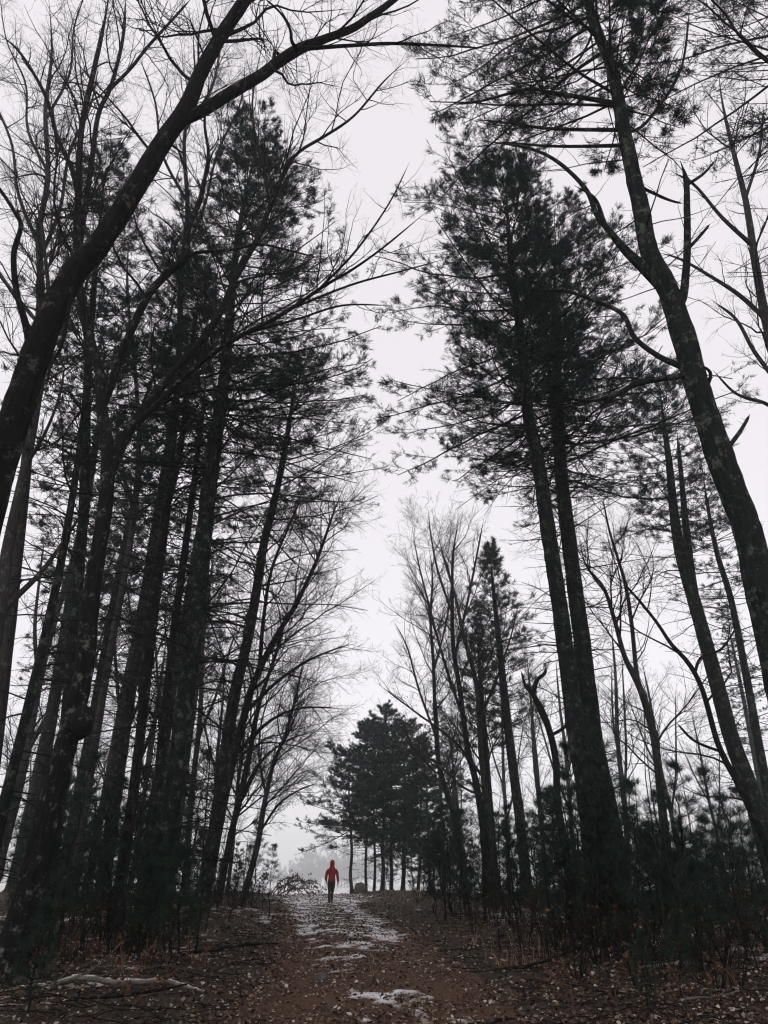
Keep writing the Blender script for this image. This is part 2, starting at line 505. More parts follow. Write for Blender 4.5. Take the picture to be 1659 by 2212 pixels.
# ------------------------------------------------------------------ fallen leaves
def leaf_batch(mb, c, nrm_, head, size, g, curl=0.35):
    """six-triangle leaves: c centres, nrm_ normals, head directions"""
    n = len(c)
    s = nrm(np.cross(nrm_, head)); h = nrm(np.cross(s, nrm_))
    L = size[:, None]; w = L * g.uniform(0.5, 0.85, n)[:, None]
    cu = (curl * g.normal(size=n))[:, None]; cb = (curl * 0.7 * g.normal(size=n))[:, None]
    def pt(t, lat, up): return c + h * (t - 0.5) * L + s * lat * w + nrm_ * up * L
    j = lambda a: a * g.uniform(0.7, 1.25, n)[:, None]
    V = np.stack([pt(0, 0, cb * 0.3), pt(0.5, 0, 0 * cb), pt(1.0, 0, cb * 0.5),
                  pt(j(0.28), j(-0.36), cu * 0.45), pt(j(0.7), j(-0.42), cu * 0.4 + cb * 0.1),
                  pt(j(0.28), j(0.36), cu * 0.4), pt(j(0.7), j(0.42), cu * 0.5 + cb * 0.1)], 1)
    f = np.array([[0, 1, 3], [3, 1, 4], [4, 1, 2], [0, 5, 1], [5, 6, 1], [6, 2, 1]])
    mb.add(V.reshape(-1, 3), tris=(np.arange(n)[:, None, None] * 7 + f).reshape(-1, 3))

g = np.random.default_rng(11)
N = 150000
y = 7.5 * (52 / 7.5) ** g.random(N)
x = g.uniform(-1, 1, N) * (0.60 * y + 1.5)
d = x - path_x(y)
rut = np.exp(-((np.abs(d) - 0.95) / 0.45) ** 2)
prob = np.clip(1 - 0.88 * rut * (np.abs(d) < 2.2) - 0.45 * np.exp(-(d / 0.8) ** 2), 0.1, 1)
prob *= np.clip(0.55 + 1.6 * fbm(x * 0.7, y * 0.7, 23, 3), 0.15, 1)
prob *= np.where(np.abs(d) > 7, 0.65, 1.0)
k = g.random(N) < prob
x, y = x[k], y[k]; n = len(x)
dd = np.abs(x - path_x(y))
am = snow_amount(x, y)
z = H(x, y) + 0.022 + np.maximum(am, 0) * 0.08 * (dd < 3) + g.uniform(0, 0.03, n)
nv = nrm(np.stack([0.45 * g.normal(size=n), 0.45 * g.normal(size=n), np.ones(n)], 1))
hd = nrm(g.normal(size=(n, 3)))
c_ = np.stack([x, y, z], 1); l_ = (0.028 + 0.055 * g.random(n) ** 1.4) * np.clip(0.85 + y * 0.012, 1, 1.35); nr = y < 11.5
mb = MB(); leaf_batch(mb, c_[nr], nv[nr], hd[nr], l_[nr], g)
c2, n2, l2 = c_[~nr], nv[~nr], l_[~nr][:, None]; s2 = nrm(np.cross(n2, hd[~nr])); h2 = np.cross(s2, n2); m2 = len(c2)
mb.add(np.stack([c2 - h2 * l2 * 0.5, c2 + s2 * l2 * 0.33 + n2 * l2 * 0.2 * g.normal(size=(m2, 1)), c2 + h2 * l2 * 0.5, c2 - s2 * l2 * 0.33 + n2 * l2 * 0.2 * g.normal(size=(m2, 1))], 1).reshape(-1, 3),
       tris=(np.arange(m2)[:, None, None] * 4 + np.array([[0, 1, 2], [0, 2, 3]])).reshape(-1, 3))
tag(mb.build('leaf_litter', M['leaf'], smooth=False), 'curled brown and tan fallen leaves covering floor and track edges', 'fallen leaves', kind='stuff')

# leaf crumbs ground into the track
n = 34000
y = 8 * (46 / 8) ** g.random(n); x = path_x(y) + g.uniform(-2.0, 2.0, n)
k = g.random(n) < np.clip(0.5 + 2.2 * fbm(x * 1.3, y * 1.3, 29, 3), 0.05, 1); x, y = x[k], y[k]; n = len(x)
z = H(x, y) + 0.024 + np.maximum(snow_amount(x, y), 0) * 0.09
nv = nrm(np.stack([0.35 * g.normal(size=n), 0.35 * g.normal(size=n), np.ones(n)], 1))
mb = MB(); c_ = np.stack([x, y, z], 1); h_ = nrm(np.cross(nv, g.normal(size=(n, 3)))); s_ = np.cross(nv, h_); l_ = g.uniform(0.012, 0.035, n)[:, None] * np.clip(y / 14, 0.9, 1.7)[:, None]
mb.add(np.stack([c_ - h_ * l_, c_ + s_ * l_ * 0.6, c_ + h_ * l_, c_ - s_ * l_ * 0.5], 1).reshape(-1, 3), quads=np.arange(4 * n).reshape(-1, 4))
tag(mb.build('leaf_crumbs', M['leaf'], smooth=False), 'small leaf crumbs trodden into the earth of the track', 'leaf crumbs', kind='stuff')

# fine sticks among the leaves
n = 1700
y = 8 * (30 / 8) ** g.random(n); x = g.uniform(-1, 1, n) * (0.55 * y + 1.2)
k = np.abs(x - path_x(y)) > 1.5; x, y = x[k], y[k]; n = len(x)
a = g.uniform(0, 6.28, n); l = g.uniform(0.15, 0.7, n)
P = np.zeros((n, 4, 3))
for i in range(4):
    s = (i / 3 - 0.5) * l
    P[:, i, 0] = x + np.cos(a) * s + 0.02 * g.normal(size=n); P[:, i, 1] = y + np.sin(a) * s + 0.02 * g.normal(size=n)
    P[:, i, 2] = H(P[:, i, 0], P[:, i, 1]) + 0.04 + 0.05 * g.random(n)
mb = MB(); tubes(mb, P, np.repeat(g.uniform(0.003, 0.009, n)[:, None], 4, 1), 4)
tag(mb.build('twig_litter', M['twig']), 'small broken twigs lying among the fallen leaves', 'twigs', kind='stuff')

# ------------------------------------------------------------------ undergrowth: rusty stems, dry grass
n = 1500
y = 9 * (34 / 9) ** g.random(n); x = g.uniform(-1, 1, n) * (0.58 * y + 1)
d = x - path_x(y)
k = (((d > 1.9) | (d < -2.4)) & (vnoise(x * 0.5, y * 0.5, 61) > 0.42)); x, y = x[k], y[k]; n = len(x)
hgt = g.uniform(0.15, 0.6, n); P = np.zeros((n, 4, 3)); lean = g.normal(size=(n, 2)) * 0.3
for i in range(4):
    t = i / 3
    P[:, i, 0] = x + lean[:, 0] * hgt * t * t + 0.015 * g.normal(size=n); P[:, i, 1] = y + lean[:, 1] * hgt * t * t
    P[:, i, 2] = H(x, y) - 0.02 + hgt * t
mb = MB(); tubes(mb, P, np.linspace(0.004, 0.0022, 4)[None, :] * np.ones((n, 1)), 3)
b, br = grow(P, np.full((n, 4), 0.003), g, 10, 0.25, 1, (0.4, 1.0), 0.4, 2, 0.25, 0.05, 0.7, 0.002, maxn=6)
tubes(mb, b, br, 3)
pts = np.concatenate([b[:, 2], b[:, 1]])
leaf_batch(mb, pts + 0.01 * g.normal(size=pts.shape), nrm(g.normal(size=pts.shape)), nrm(g.normal(size=pts.shape)), g.uniform(0.03, 0.07, len(pts)), g, 0.5)
tag(mb.build('undergrowth', M['rust'], smooth=False), 'low rusty-brown undergrowth of dry stems and leaves beside the track', 'undergrowth', kind='stuff')

mb = MB()
for (cx, cy, sp, nn) in ((2.25, 14.0, 0.3, 40), (2.4, 15.2, 0.4, 16), (2.0, 17.0, 0.4, 12), (-2.1, 33.5, 0.3, 60), (2.0, 44, 0.6, 90), (0.6, 45, 0.5, 60), (-2.2, 35.2, 0.25, 90), (0.0, 12.6, 0.25, 10), (0.2, 14.3, 0.3, 8), (-3.6, 18, 0.6, 16), (3.2, 18, 0.6, 16)):
    gx = cx + sp * g.normal(size=nn); gy = cy + sp * 0.7 * g.normal(size=nn)
    hh = g.uniform(0.10, 0.42, nn) * (1 if cx > 1.5 else 0.5); ln = g.normal(size=(nn, 2)) * 0.45
    z0 = H(gx, gy)
    az = g.uniform(0, 6.28, nn); wv = np.stack([np.cos(az), np.sin(az), 0 * az], 1) * 0.006
    p0 = np.stack([gx, gy, z0], 1); p1 = p0 + np.stack([ln[:, 0] * hh * 0.3, ln[:, 1] * hh * 0.3, hh * 0.6], 1)
    p2 = p0 + np.stack([ln[:, 0] * hh, ln[:, 1] * hh, hh * 0.95], 1)
    V = np.stack([p0 - wv, p0 + wv, p1 + wv * 0.7, p1 - wv * 0.7, p2], 1)
    i5 = np.arange(nn)[:, None] * 5
    mb.add(V.reshape(-1, 3), tris=(i5 + np.array([[3, 2, 4]])).reshape(-1, 3), quads=(i5 + np.array([[0, 1, 2, 3]])).reshape(-1, 4))
tag(mb.build('grass', M['straw'], smooth=False), 'sparse dry straw-coloured grass along the track edge', 'grass', kind='stuff')

# ------------------------------------------------------------------ trees
def trace(pts, Y, dy=0.0, n=40):
    """rows (u, v, width in px) -> smooth centre line and radii; dy carries the far end deeper"""
    rows = []
    m = len(pts)
    for i, (u, v, w) in enumerate(pts):
        t = i / max(m - 1, 1)
        p, s = px(u, v, Y + dy * t)
        rows.append([*p, 0.5 * w * s * 0.97])
    c = catmull(rows, n)
    return c[:, :3], np.maximum(c[:, 3], 0.003) * (1 - 0.8 * sstep(0.86, 1.0, np.linspace(0, 1, n)))

def to_ground(pts, Y):
    """end the trunk's lowest row on the ground at distance Y"""
    (u, v, w) = pts[0]
    x = px(u, v, Y)[0][0]
    z = float(H(x, Y)) - 0.12
    dz = (z - CAM[2]); d = np.array([x, Y, dz]); dep = d @ FWD
    vv = 1106 - F * (d @ UPV) / dep
    uu = 829.5 + F * x / dep
    p = list(pts)
    if vv > v + 6: p = [(uu, vv, w * 1.12)] + p
    return p

def flare(P, Rr, h=0.9, k=0.55):
    z = P[:, 2] - P[0, 2]
    return Rr * (1 + k * np.exp(-z / (h * 0.35)))

def add_tube1(mb, P, Rr, sides, bark, seed):
    tubes(mb, P[None], Rr[None], sides, bark, seed)

def resample(P, Rr, n):
    i = np.linspace(0, len(P) - 1, n); a = np.minimum(i.astype(int), len(P) - 2); w = (i - a)
    return P[a] * (1 - w[:, None]) + P[a + 1] * w[:, None], Rr[a] * (1 - w) + Rr[a + 1] * w

def hardwood(label, Y, trunk, limbs, seed, barkm='maple', dens=1.0, spread=1.0, group=None, near=False, tstart=0.35, rm=None, up=0.05, leaves=0, name='bare_tree', lv=(2.7, 4.8, 7.0, 5.6), ws=0.85):
    g = np.random.default_rng(seed)
    rm = rm or max(0.0016, Y * 0.00013)
    tp, tr = trace(to_ground(trunk, Y), Y, 0, 130 if near else 44)
    tr = flare(tp, tr * ws)
    base = np.array([tp[0, 0], tp[0, 1], float(H(tp[0, 0], tp[0, 1]))])
    t = thing(name, base, label, 'tree', group)
    mb = MB(); add_tube1(mb, tp, tr, 36 if near else 12, 0.30 if near else 0.12, seed)
    mb.build('trunk', M[barkm], t)
    NR = 24
    par = [resample(tp, tr, NR)]
    for i, (lp, dy) in enumerate(limbs):
        p, r = trace(lp, Y, dy, 60 if near else 30)
        r = r * ws
        mb = MB(); add_tube1(mb, p, r, 16 if near else 8, 0.14 if near else 0.08, seed + i + 1)
        mb.build('limb', M[barkm], t)
        par.append(resample(p, r, NR))
    P = np.stack([a[0] for a in par]); Rr = np.stack([a[1] for a in par])
    mb = MB()
    # boughs, branches, twigs
    ts = np.array([tstart] + [0.08] * (len(par) - 1))
    p1, r1 = [], []
    for i in range(len(par)):
        Li = float(np.linalg.norm(np.diff(P[i], axis=0), axis=1).sum())
        a, b = grow(P[i:i + 1], Rr[i:i + 1], g, lv[0] * dens, ts[i], 1.0, (0.4, 1.0), 0, 9, 0.15, up, 0.5, rm * 1.6, rend=0.15, lenabs=spread * min(max(0.40 * Li, 1.4), 4.2))
        p1.append(a); r1.append(b)
    p1 = np.concatenate(p1); r1 = np.concatenate(r1)
    tubes(mb, p1, r1, 5)
    p2, r2 = grow(p1, r1, g, lv[1] * dens, 0.12, 1.0, (0.35, 0.95), 0.52, 6, 0.20, up, 0.6, rm * 1.2, rend=0.25, maxn=16)
    tubes(mb, p2[:, ::2], r2[:, ::2], 3)
    p3, r3 = grow(p2, r2, g, lv[2] * dens, 0.1, 1.0, (0.35, 0.95), 0.64, 3, 0.27, up, 0.65, rm, maxn=12)
    tubes(mb, p3 if near else p3[:, [0, 1, 3]], r3 if near else r3[:, [0, 1, 3]], 3)
    p4, r4 = grow(p3, r3, g, lv[3] * dens, 0.1, 1.0, (0.35, 0.9), 0.68, 2 if near else 1, 0.18, up, 0.7, rm * 0.8, maxn=5)
    tubes(mb, p4, r4, 3)
    mb.build('crown', M['twig'], t)
    return t

def pine(label, Y, trunk, live, prof, seed, dens=1.0, dead=(0.15, 0.5), extra=(), group=None, near=False, sliver=(6, 0.135, 0.0125), spacing=0.38, dead_len=1.6, barkm='pine', name='pine_tree', wood='twig', bias=None, levels=(13, 5), dead_n=11.0, cull=2.3, ws=0.9, elev=0.0):
    """live: fraction of the trunk where needles start; prof(f): bough length in metres over the live crown (f 0..1)"""
    g = np.random.default_rng(seed)
    tp, tr = trace(to_ground(trunk, Y), Y, 0, 140 if near else 60)
    tr = flare(tp, tr * ws)
    base = np.array([tp[0, 0], tp[0, 1], float(H(tp[0, 0], tp[0, 1]))])
    t = thing(name, base, label, 'tree', group)
    mb = MB(); add_tube1(mb, tp, tr, 36 if near else 14, 0.26 if near else 0.12, seed)
    mb.build('trunk', M[barkm], t)
    for i, (lp, dy) in enumerate(extra):
        p, r = trace(lp, Y, dy, 40)
        m2 = MB(); add_tube1(m2, p, r, 10, 0.12, seed + i + 1)
        q2, qr = grow(p[None], r[None], g, 2.2, 0.25, 1, (0.5, 1.1), 0.25, 6, 0.12, 0.0, 0.5, 0.003)
        tubes(m2, q2, qr, 4)
        q3, qr = grow(q2, qr, g, 3, 0.1, 1, (0.5, 1.1), 0.4, 4, 0.15, 0.0, 0.6, 0.0025)
        tubes(m2, q3, qr, 3)
        m2.build('limb', M[barkm], t)
    rmin = max(0.0022, Y * 0.00018)
    zs = np.cumsum(np.concatenate([[0], np.linalg.norm(np.diff(tp, axis=0), axis=1)])); L = zs[-1]
    wood_mb = MB(); nd = MB()
    def boughs(z, az, ln, el, n=9, curve=0.05, wig=0.085):
        m = len(z)
        p = np.stack([np.interp(z, zs, tp[:, k]) for k in range(3)], 1)
        rr = np.interp(z, zs, tr)
        d = np.stack([np.cos(az) * np.cos(el), np.sin(az) * np.cos(el), np.sin(el)], 1)
        out = np.zeros((m, n + 1, 3)); out[:, 0] = p
        for k in range(n):
            d = nrm(d + wig * g.normal(size=(m, 3)) + curve * np.array([0, 0, 1.0]))
            p = p + d * (ln / n)[:, None]; out[:, k + 1] = p
        r0 = np.clip(np.minimum(rr * 0.45, 0.004 + 0.0075 * ln), rmin * 1.3, None)
        return out, r0[:, None] * np.linspace(1, 0.3, n + 1)[None, :]
    # live crown
    z = []; az = []
    zz = L * live
    while zz < L * 0.995:
        k = g.integers(4, 7); a0 = g.uniform(0, 6.28)
        for j in range(k):
            z.append(zz + g.normal() * 0.07); az.append(a0 + j * 6.283 / k + g.normal() * 0.25)
        zz += spacing * g.uniform(0.7, 1.3) * (1.0 if zz < L * 0.9 else 0.6)
    z = np.clip(np.array(z), 0, L * 0.998); az = np.array(az)
    f = (z / L - live) / (1 - live)
    ln = prof(f) * g.uniform(0.55, 1.15, len(z))
    if bias is not None: ln = ln * (1 + bias[1] * np.cos(az - bias[0]))
    el = elev - 0.10 + 0.80 * f ** 1.8 + g.normal(size=len(z)) * 0.17
    bp, brd = boughs(z, az, ln, el, curve=0.03)
    tubes(wood_mb, bp, brd, 5)
    p2, r2 = grow(bp, brd, g, 0, 0.22, 1.0, (0.6, 1.05), 0.42, 5, 0.07, 0.05, 0.55, rmin, flat=0.8, cnt=max(2, int(levels[0] * dens)))
    keep = g.random(len(p2)) < np.clip(np.repeat(ln, len(p2) // len(ln)) / cull, 0.32, 1.0)
    p2, r2 = p2[keep], r2[keep]
    tubes(wood_mb, p2[:, [0, 2, 5]], r2[:, [0, 2, 5]], 3)
    p3, r3 = grow(p2, r2, g, 0, 0.15, 1.0, (0.5, 1.0), 0.5, 3, 0.10, 0.06, 0.6, rmin * 0.9, flat=0.55, cnt=max(2, int(levels[1] * dens)))
    if near and Y < 12: tubes(wood_mb, p3[:, [0, 3]], r3[:, [0, 3]], 3)
    m_ = max(2, sliver[0])
    def along(Pq, k, t0):
        n_ = len(Pq); q_ = np.repeat(np.arange(n_), k); N_ = Pq.shape[1]
        f_ = g.uniform(t0, 1.0, n_ * k) * (N_ - 1.001); i_ = f_.astype(int); w_ = (f_ - i_)[:, None]
        return Pq[q_, i_] * (1 - w_) + Pq[q_, i_ + 1] * w_, nrm(Pq[q_, i_ + 1] - Pq[q_, i_])
    c1, d1 = along(p3, 2 * m_, 0.0); c2, d2 = along(p2, 2 * m_, 0.25)
    c = np.concatenate([c1, c2]); dr = nrm(np.concatenate([d1, d2]) + np.array([0, 0, 0.12]))
    slivers(nd, c, dr, g, 1, sliver[1], sliver[2], 0.42)
    # dead lower branches
    if dead is not None:
        nb = int((dead[1] - dead[0]) * L * dead_n)
        z = g.uniform(dead[0], dead[1], nb) * L; az = g.uniform(0, 6.28, nb)
        ln = dead_len * g.uniform(0.25, 1.25, nb) * (0.6 + 0.6 * (z / L - dead[0]) / (dead[1] - dead[0]))
        dp, drr = boughs(z, az, ln, g.normal(size=nb) * 0.22 + 0.08, wig=0.09, curve=-0.015)
        tubes(wood_mb, dp[:, [0, 2, 4, 6, 9]], drr[:, [0, 2, 4, 6, 9]], 4)
        q2, qr = grow(dp, drr, g, 3.4, 0.2, 1.0, (0.5, 1.1), 0.45, 5, 0.12, -0.02, 0.55, rmin, flat=0.5, maxn=9)
        tubes(wood_mb, q2[:, [0, 2, 5]], qr[:, [0, 2, 5]], 3)
        q3, qr3 = grow(q2, qr, g, 3.5, 0.2, 1.0, (0.5, 1.0), 0.5, 3, 0.14, 0.0, 0.6, rmin * 0.85, maxn=5)
        tubes(wood_mb, q3[:, [0, 3]] if Y > 13 else q3[:, [0, 1, 3]], qr3[:, [0, 3]] if Y > 13 else qr3[:, [0, 1, 3]], 3)
    cr = wood_mb.build('crown', M[wood], t)
    o = nd.build('needles', M['needle'], cr, origin=t['_o'])
    return t

def sapling_pine(seed, h, label, group, loc, mt='needle_young', loose=1.0):
    g = np.random.default_rng(seed)
    t = thing('pine_sapling', loc, label, 'sapling', group)
    o = np.array(loc, float)
    n = 14
    P = np.zeros((n, 3)); P[:, 2] = np.linspace(-0.05, h, n); P[:, :2] = np.cumsum(g.normal(size=(n, 2)) * 0.012 * h, 0)
    P += o
    Rr = np.linspace(0.010 * h + 0.004, 0.003, n)
    mb = MB(); add_tube1(mb, P, Rr, 7, 0.05, seed); mb.build('trunk', M['twig'], t)
    z = []; az = []
    zz = 0.22 * h
    while zz < h * 0.99:
        k = g.integers(4, 6); a0 = g.uniform(0, 6.28)
        for j in range(k): z.append(zz + 0.02 * g.normal()); az.append(a0 + j * 6.283 / k + 0.3 * g.normal())
        zz += h * 0.085 * g.uniform(0.7, 1.3)
    z = np.array(z); az = np.array(az); f = z / h
    ln = h * 0.34 * (1.05 - f) ** 0.7 * g.uniform(0.5, 1.15, len(z)) * np.where(f < 0.35, 0.8, 1)
    el = 0.15 + 0.7 * f + 0.12 * g.normal(size=len(z))
    d = np.stack([np.cos(az) * np.cos(el), np.sin(az) * np.cos(el), np.sin(el)], 1)
    p = np.stack([np.interp(z, np.linspace(0, h, n), P[:, k]) for k in range(3)], 1); p[:, 2] = o[2] + z
    bp = np.zeros((len(z), 6, 3)); bp[:, 0] = p
    for k in range(5):
        d = nrm(d + 0.07 * g.normal(size=d.shape) + np.array([0, 0, -0.03])); p = p + d * (ln / 5)[:, None]; bp[:, k + 1] = p
    wb = MB(); nd = MB()
    tubes(wb, bp, np.linspace(0.006, 0.0025, 6)[None] * np.ones((len(z), 1)), 4)
    p2, r2 = grow(bp, np.full(bp.shape[:2], 0.004), g, 0, 0.3, 1.0, (0.5, 1.0), 0.42, 3, 0.08, 0.03, 0.7, 0.0022, flat=0.6, cnt=int(5 * loose))
    tubes(wb, p2, r2, 3)
    c = np.concatenate([p2[:, 3], p2[:, 2], p2[:, 1], bp[:, 5], bp[:, 4], bp[:, 3]])
    dr = np.concatenate([p2[:, 3] - p2[:, 2], p2[:, 2] - p2[:, 1], p2[:, 1] - p2[:, 0], bp[:, 5] - bp[:, 4], bp[:, 4] - bp[:, 3], bp[:, 3] - bp[:, 2]])
    slivers(nd, c, nrm(dr), g, 7, 0.12, 0.0062, 0.6)
    cr = wb.build('crown', M['twig'], t)
    nd.build('needles', M[mt], cr, origin=t['_o'])
    return t

def gz(x, y): return (float(x), float(y), float(H(x, y)))
def at(u, Y):
    """ground spot below column u at distance Y"""
    z = float(H(0, Y))
    for _ in range(3):
        dep = np.array([0, Y, z - 1.5]) @ FWD
        x = (u - 829.5) / F * dep; z = float(H(x, Y))
    return gz(x, Y)

# ---- left side
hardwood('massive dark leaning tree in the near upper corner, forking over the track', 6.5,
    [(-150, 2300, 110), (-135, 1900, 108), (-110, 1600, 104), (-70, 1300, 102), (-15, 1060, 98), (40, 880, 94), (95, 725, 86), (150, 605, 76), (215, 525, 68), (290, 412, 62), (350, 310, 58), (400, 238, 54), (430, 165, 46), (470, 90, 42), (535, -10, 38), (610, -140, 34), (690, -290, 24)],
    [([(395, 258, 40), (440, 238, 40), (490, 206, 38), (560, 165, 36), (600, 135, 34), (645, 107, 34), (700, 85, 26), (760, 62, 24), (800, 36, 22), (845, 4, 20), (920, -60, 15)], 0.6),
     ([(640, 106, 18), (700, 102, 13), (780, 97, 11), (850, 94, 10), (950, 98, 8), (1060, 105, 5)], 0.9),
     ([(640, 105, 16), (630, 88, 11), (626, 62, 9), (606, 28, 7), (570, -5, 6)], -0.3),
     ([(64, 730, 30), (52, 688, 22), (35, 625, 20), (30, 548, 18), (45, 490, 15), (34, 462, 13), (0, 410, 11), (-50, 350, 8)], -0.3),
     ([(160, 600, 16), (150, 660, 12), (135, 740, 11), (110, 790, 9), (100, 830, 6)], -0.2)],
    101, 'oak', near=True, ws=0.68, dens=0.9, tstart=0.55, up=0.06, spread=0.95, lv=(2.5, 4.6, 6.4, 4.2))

hardwood('multi-stemmed dark tree with a burl low on its trunk, long limbs reaching right', 11,
    [(22, 2070, 100), (45, 2000, 92), (75, 1880, 84), (105, 1760, 76), (140, 1620, 64), (165, 1530, 60), (185, 1420, 56), (195, 1300, 54), (214, 1180, 46), (230, 1070, 42), (232, 960, 36), (220, 880, 32), (214, 800, 28), (192, 722, 26), (175, 650, 24), (166, 530, 21), (170, 400, 19), (176, 280, 17), (200, 165, 15), (225, 50, 12), (240, -40, 8)],
    [([(234, 1030, 36), (250, 988, 34), (280, 928, 32), (325, 868, 29), (370, 808, 26), (425, 748, 24), (465, 693, 22), (495, 633, 20), (525, 563, 18), (555, 518, 16), (575, 468, 15), (590, 425, 13), (620, 360, 11), (650, 325, 10), (700, 295, 9), (765, 250, 7), (830, 175, 6), (890, 120, 4)], 1.2),
     ([(296, 915, 22), (350, 863, 19), (400, 813, 18), (435, 783, 16), (475, 753, 15), (525, 723, 14), (575, 698, 13), (635, 663, 11), (700, 618, 10), (760, 583, 8), (830, 533, 6), (930, 450, 4)], -0.8),
     ([(220, 880, 26), (240, 830, 26), (260, 768, 25), (280, 723, 24), (320, 638, 23), (365, 588, 22), (400, 556, 20), (408, 490, 16), (430, 438, 15), (440, 398, 13), (450, 330, 10), (442, 260, 8), (455, 160, 6)], -1.0),
     ([(170, 560, 20), (176, 500, 18), (195, 375, 16), (212, 250, 14), (240, 185, 12), (265, 85, 10), (272, -10, 8)], 0.9),
     ([(235, 195, 11), (280, 150, 10), (320, 100, 9), (370, 45, 8), (415, -5, 6)], 0.5),
     ([(168, 420, 17), (155, 365, 15), (125, 300, 13), (105, 225, 12), (82, 175, 10), (40, 110, 8), (-5, 70, 6)], -1.2),
     ([(345, 870, 14), (430, 845, 10), (480, 840, 8), (540, 815, 6), (600, 790, 4)], 0.8),
     ([(690, 624, 8), (770, 540, 7), (840, 440, 5), (885, 350, 3)], 0.6),
     ([(625, 668, 8), (760, 615, 7), (870, 585, 5), (960, 560, 3)], 0.7),
     ([(530, 720, 9), (640, 690, 7), (740, 660, 6), (850, 660, 3)], -0.7),
     ([(590, 425, 9), (560, 330, 8), (545, 230, 6), (560, 120, 4)], 0.4),
     ([(400, 556, 14), (430, 545, 11), (500, 540, 9), (560, 528, 8), (620, 540, 6), (700, 560, 4)], 0.6)],
    102, 'maple', near=True, ws=0.72, dens=0.9, tstart=0.42, spread=0.9, lv=(2.4, 4.3, 6.0, 3.6))

def burl():
    p, s = px(178, 1560, 10.85)
    bm = bmesh.new(); bmesh.ops.create_icosphere(bm, subdivisions=3, radius=1.0)
    g2 = np.random.default_rng(5)
    for vtx in bm.verts:
        k = 1 + 0.25 * float(fbm(np.array([vtx.co.x * 2 + 5]), np.array([vtx.co.y * 2 + vtx.co.z * 1.7]), 3, 3)[0])
        vtx.co = Vector((vtx.co.x * 0.16 * k, vtx.co.y * 0.15 * k, vtx.co.z * 0.24 * k))
    me = bpy.data.meshes.new('burl'); bm.to_mesh(me); bm.free(); me.materials.append(M['maple'])
    for f_ in me.polygons: f_.use_smooth = True
    tr_ = [o for o in bpy.data.objects if o.get('label', '').startswith('multi-stemmed')][0]
    o = bpy.data.objects.new('burl', me); C.objects.link(o); o.parent = tr_
    o.location = Vector(p) - Vector(tr_['_o'])
burl()

def p_round(a, b):            # bough length: a at the bottom, fullest low, rounding to the tip
    return lambda f: a * (0.82 + 0.18 * np.minimum(1, f * 4)) * np.clip(1.08 - f, 0, 1) ** (b * 0.8)

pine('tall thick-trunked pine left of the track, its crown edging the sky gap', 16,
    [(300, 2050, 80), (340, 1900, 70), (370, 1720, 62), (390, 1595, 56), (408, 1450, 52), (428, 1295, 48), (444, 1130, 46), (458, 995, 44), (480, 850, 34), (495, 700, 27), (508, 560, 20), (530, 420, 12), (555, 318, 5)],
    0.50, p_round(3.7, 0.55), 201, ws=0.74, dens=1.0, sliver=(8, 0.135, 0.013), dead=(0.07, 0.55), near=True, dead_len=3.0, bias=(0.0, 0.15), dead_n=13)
pine('straight pine trunk rising just behind the multi-stemmed tree', 15,
    [(95, 2010, 46), (130, 1700, 44), (160, 1350, 42), (182, 1080, 40), (188, 850, 32), (203, 620, 22), (222, 420, 10), (230, 330, 5)],
    0.62, p_round(2.4, 0.6), 202, ws=0.56, dens=0.62, sliver=(4, 0.17, 0.020), dead_n=8, dead=(0.08, 0.65), dead_len=2.2)
pine('leaning pine with needle sprays beside the sky gap, second from the track', 23,
    [(424, 2010, 56), (436, 1942, 48), (457, 1842, 44), (480, 1692, 40), (490, 1610, 37), (508, 1495, 34), (532, 1395, 31), (551, 1295, 28), (571, 1170, 25), (590, 1095, 22), (612, 990, 18), (630, 880, 12), (645, 790, 5)],
    0.62, p_round(3.4, 0.5), 203, ws=0.74, dens=0.95, dead=(0.08, 0.62), dead_len=3.2, bias=(0.0, 0.3), dead_n=11)
pine('slim pine trunk standing between the multi-stemmed tree and the thick pine', 20,
    [(235, 2030, 40), (265, 1850, 36), (300, 1614, 32), (310, 1445, 30), (322, 1345, 29), (350, 1145, 27), (385, 995, 25), (405, 850, 20), (420, 700, 12), (432, 600, 5)],
    0.66, p_round(3.0, 0.5), 204, ws=0.56, dens=0.72, sliver=(4, 0.17, 0.020), dead_n=8, dead=(0.06, 0.66), dead_len=2.4)
pine('second slim dark pine trunk pressed against the thick pine', 18,
    [(320, 2020, 46), (335, 1800, 42), (350, 1600, 36), (362, 1490, 34), (378, 1345, 31), (398, 1200, 28), (418, 1050, 22), (436, 900, 15), (450, 760, 6)],
    0.66, p_round(2.7, 0.5), 205, ws=0.56, dens=0.55, sliver=(4, 0.17, 0.020), dead_n=8, dead=(0.05, 0.66), dead_len=2.4)
pine('leaning pine trunk near the left edge behind the burled tree', 14,
    [(-40, 2010, 50), (0, 1780, 46), (40, 1614, 40), (75, 1470, 37), (110, 1320, 34), (140, 1170, 30), (168, 995, 24), (190, 800, 14), (204, 680, 6)],
    0.66, p_round(2.6, 0.5), 206, ws=0.56, dens=0.6, sliver=(4, 0.17, 0.020), dead_n=8, dead=(0.06, 0.66), dead_len=2.2)
hardwood('pale-barked forked tree at the left edge, partly cut by the frame', 13,
    [(-70, 2000, 60), (-50, 1700, 56), (-15, 1420, 50), (0, 1320, 46), (15, 1195, 42), (32, 1110, 38), (55, 1010, 34), (75, 905, 28), (95, 780, 22), (105, 640, 16), (90, 500, 11), (70, 380, 7)],
    [([(5, 1320, 24), (40, 1285, 22), (90, 1235, 18), (130, 1180, 14), (170, 1120, 9), (210, 1060, 5)], 1.5),
     ([(60, 1000, 16), (100, 930, 12), (130, 850, 9), (140, 780, 6)], -1.0)],
    103, 'grey', ws=0.6, dens=0.8, tstart=0.5)
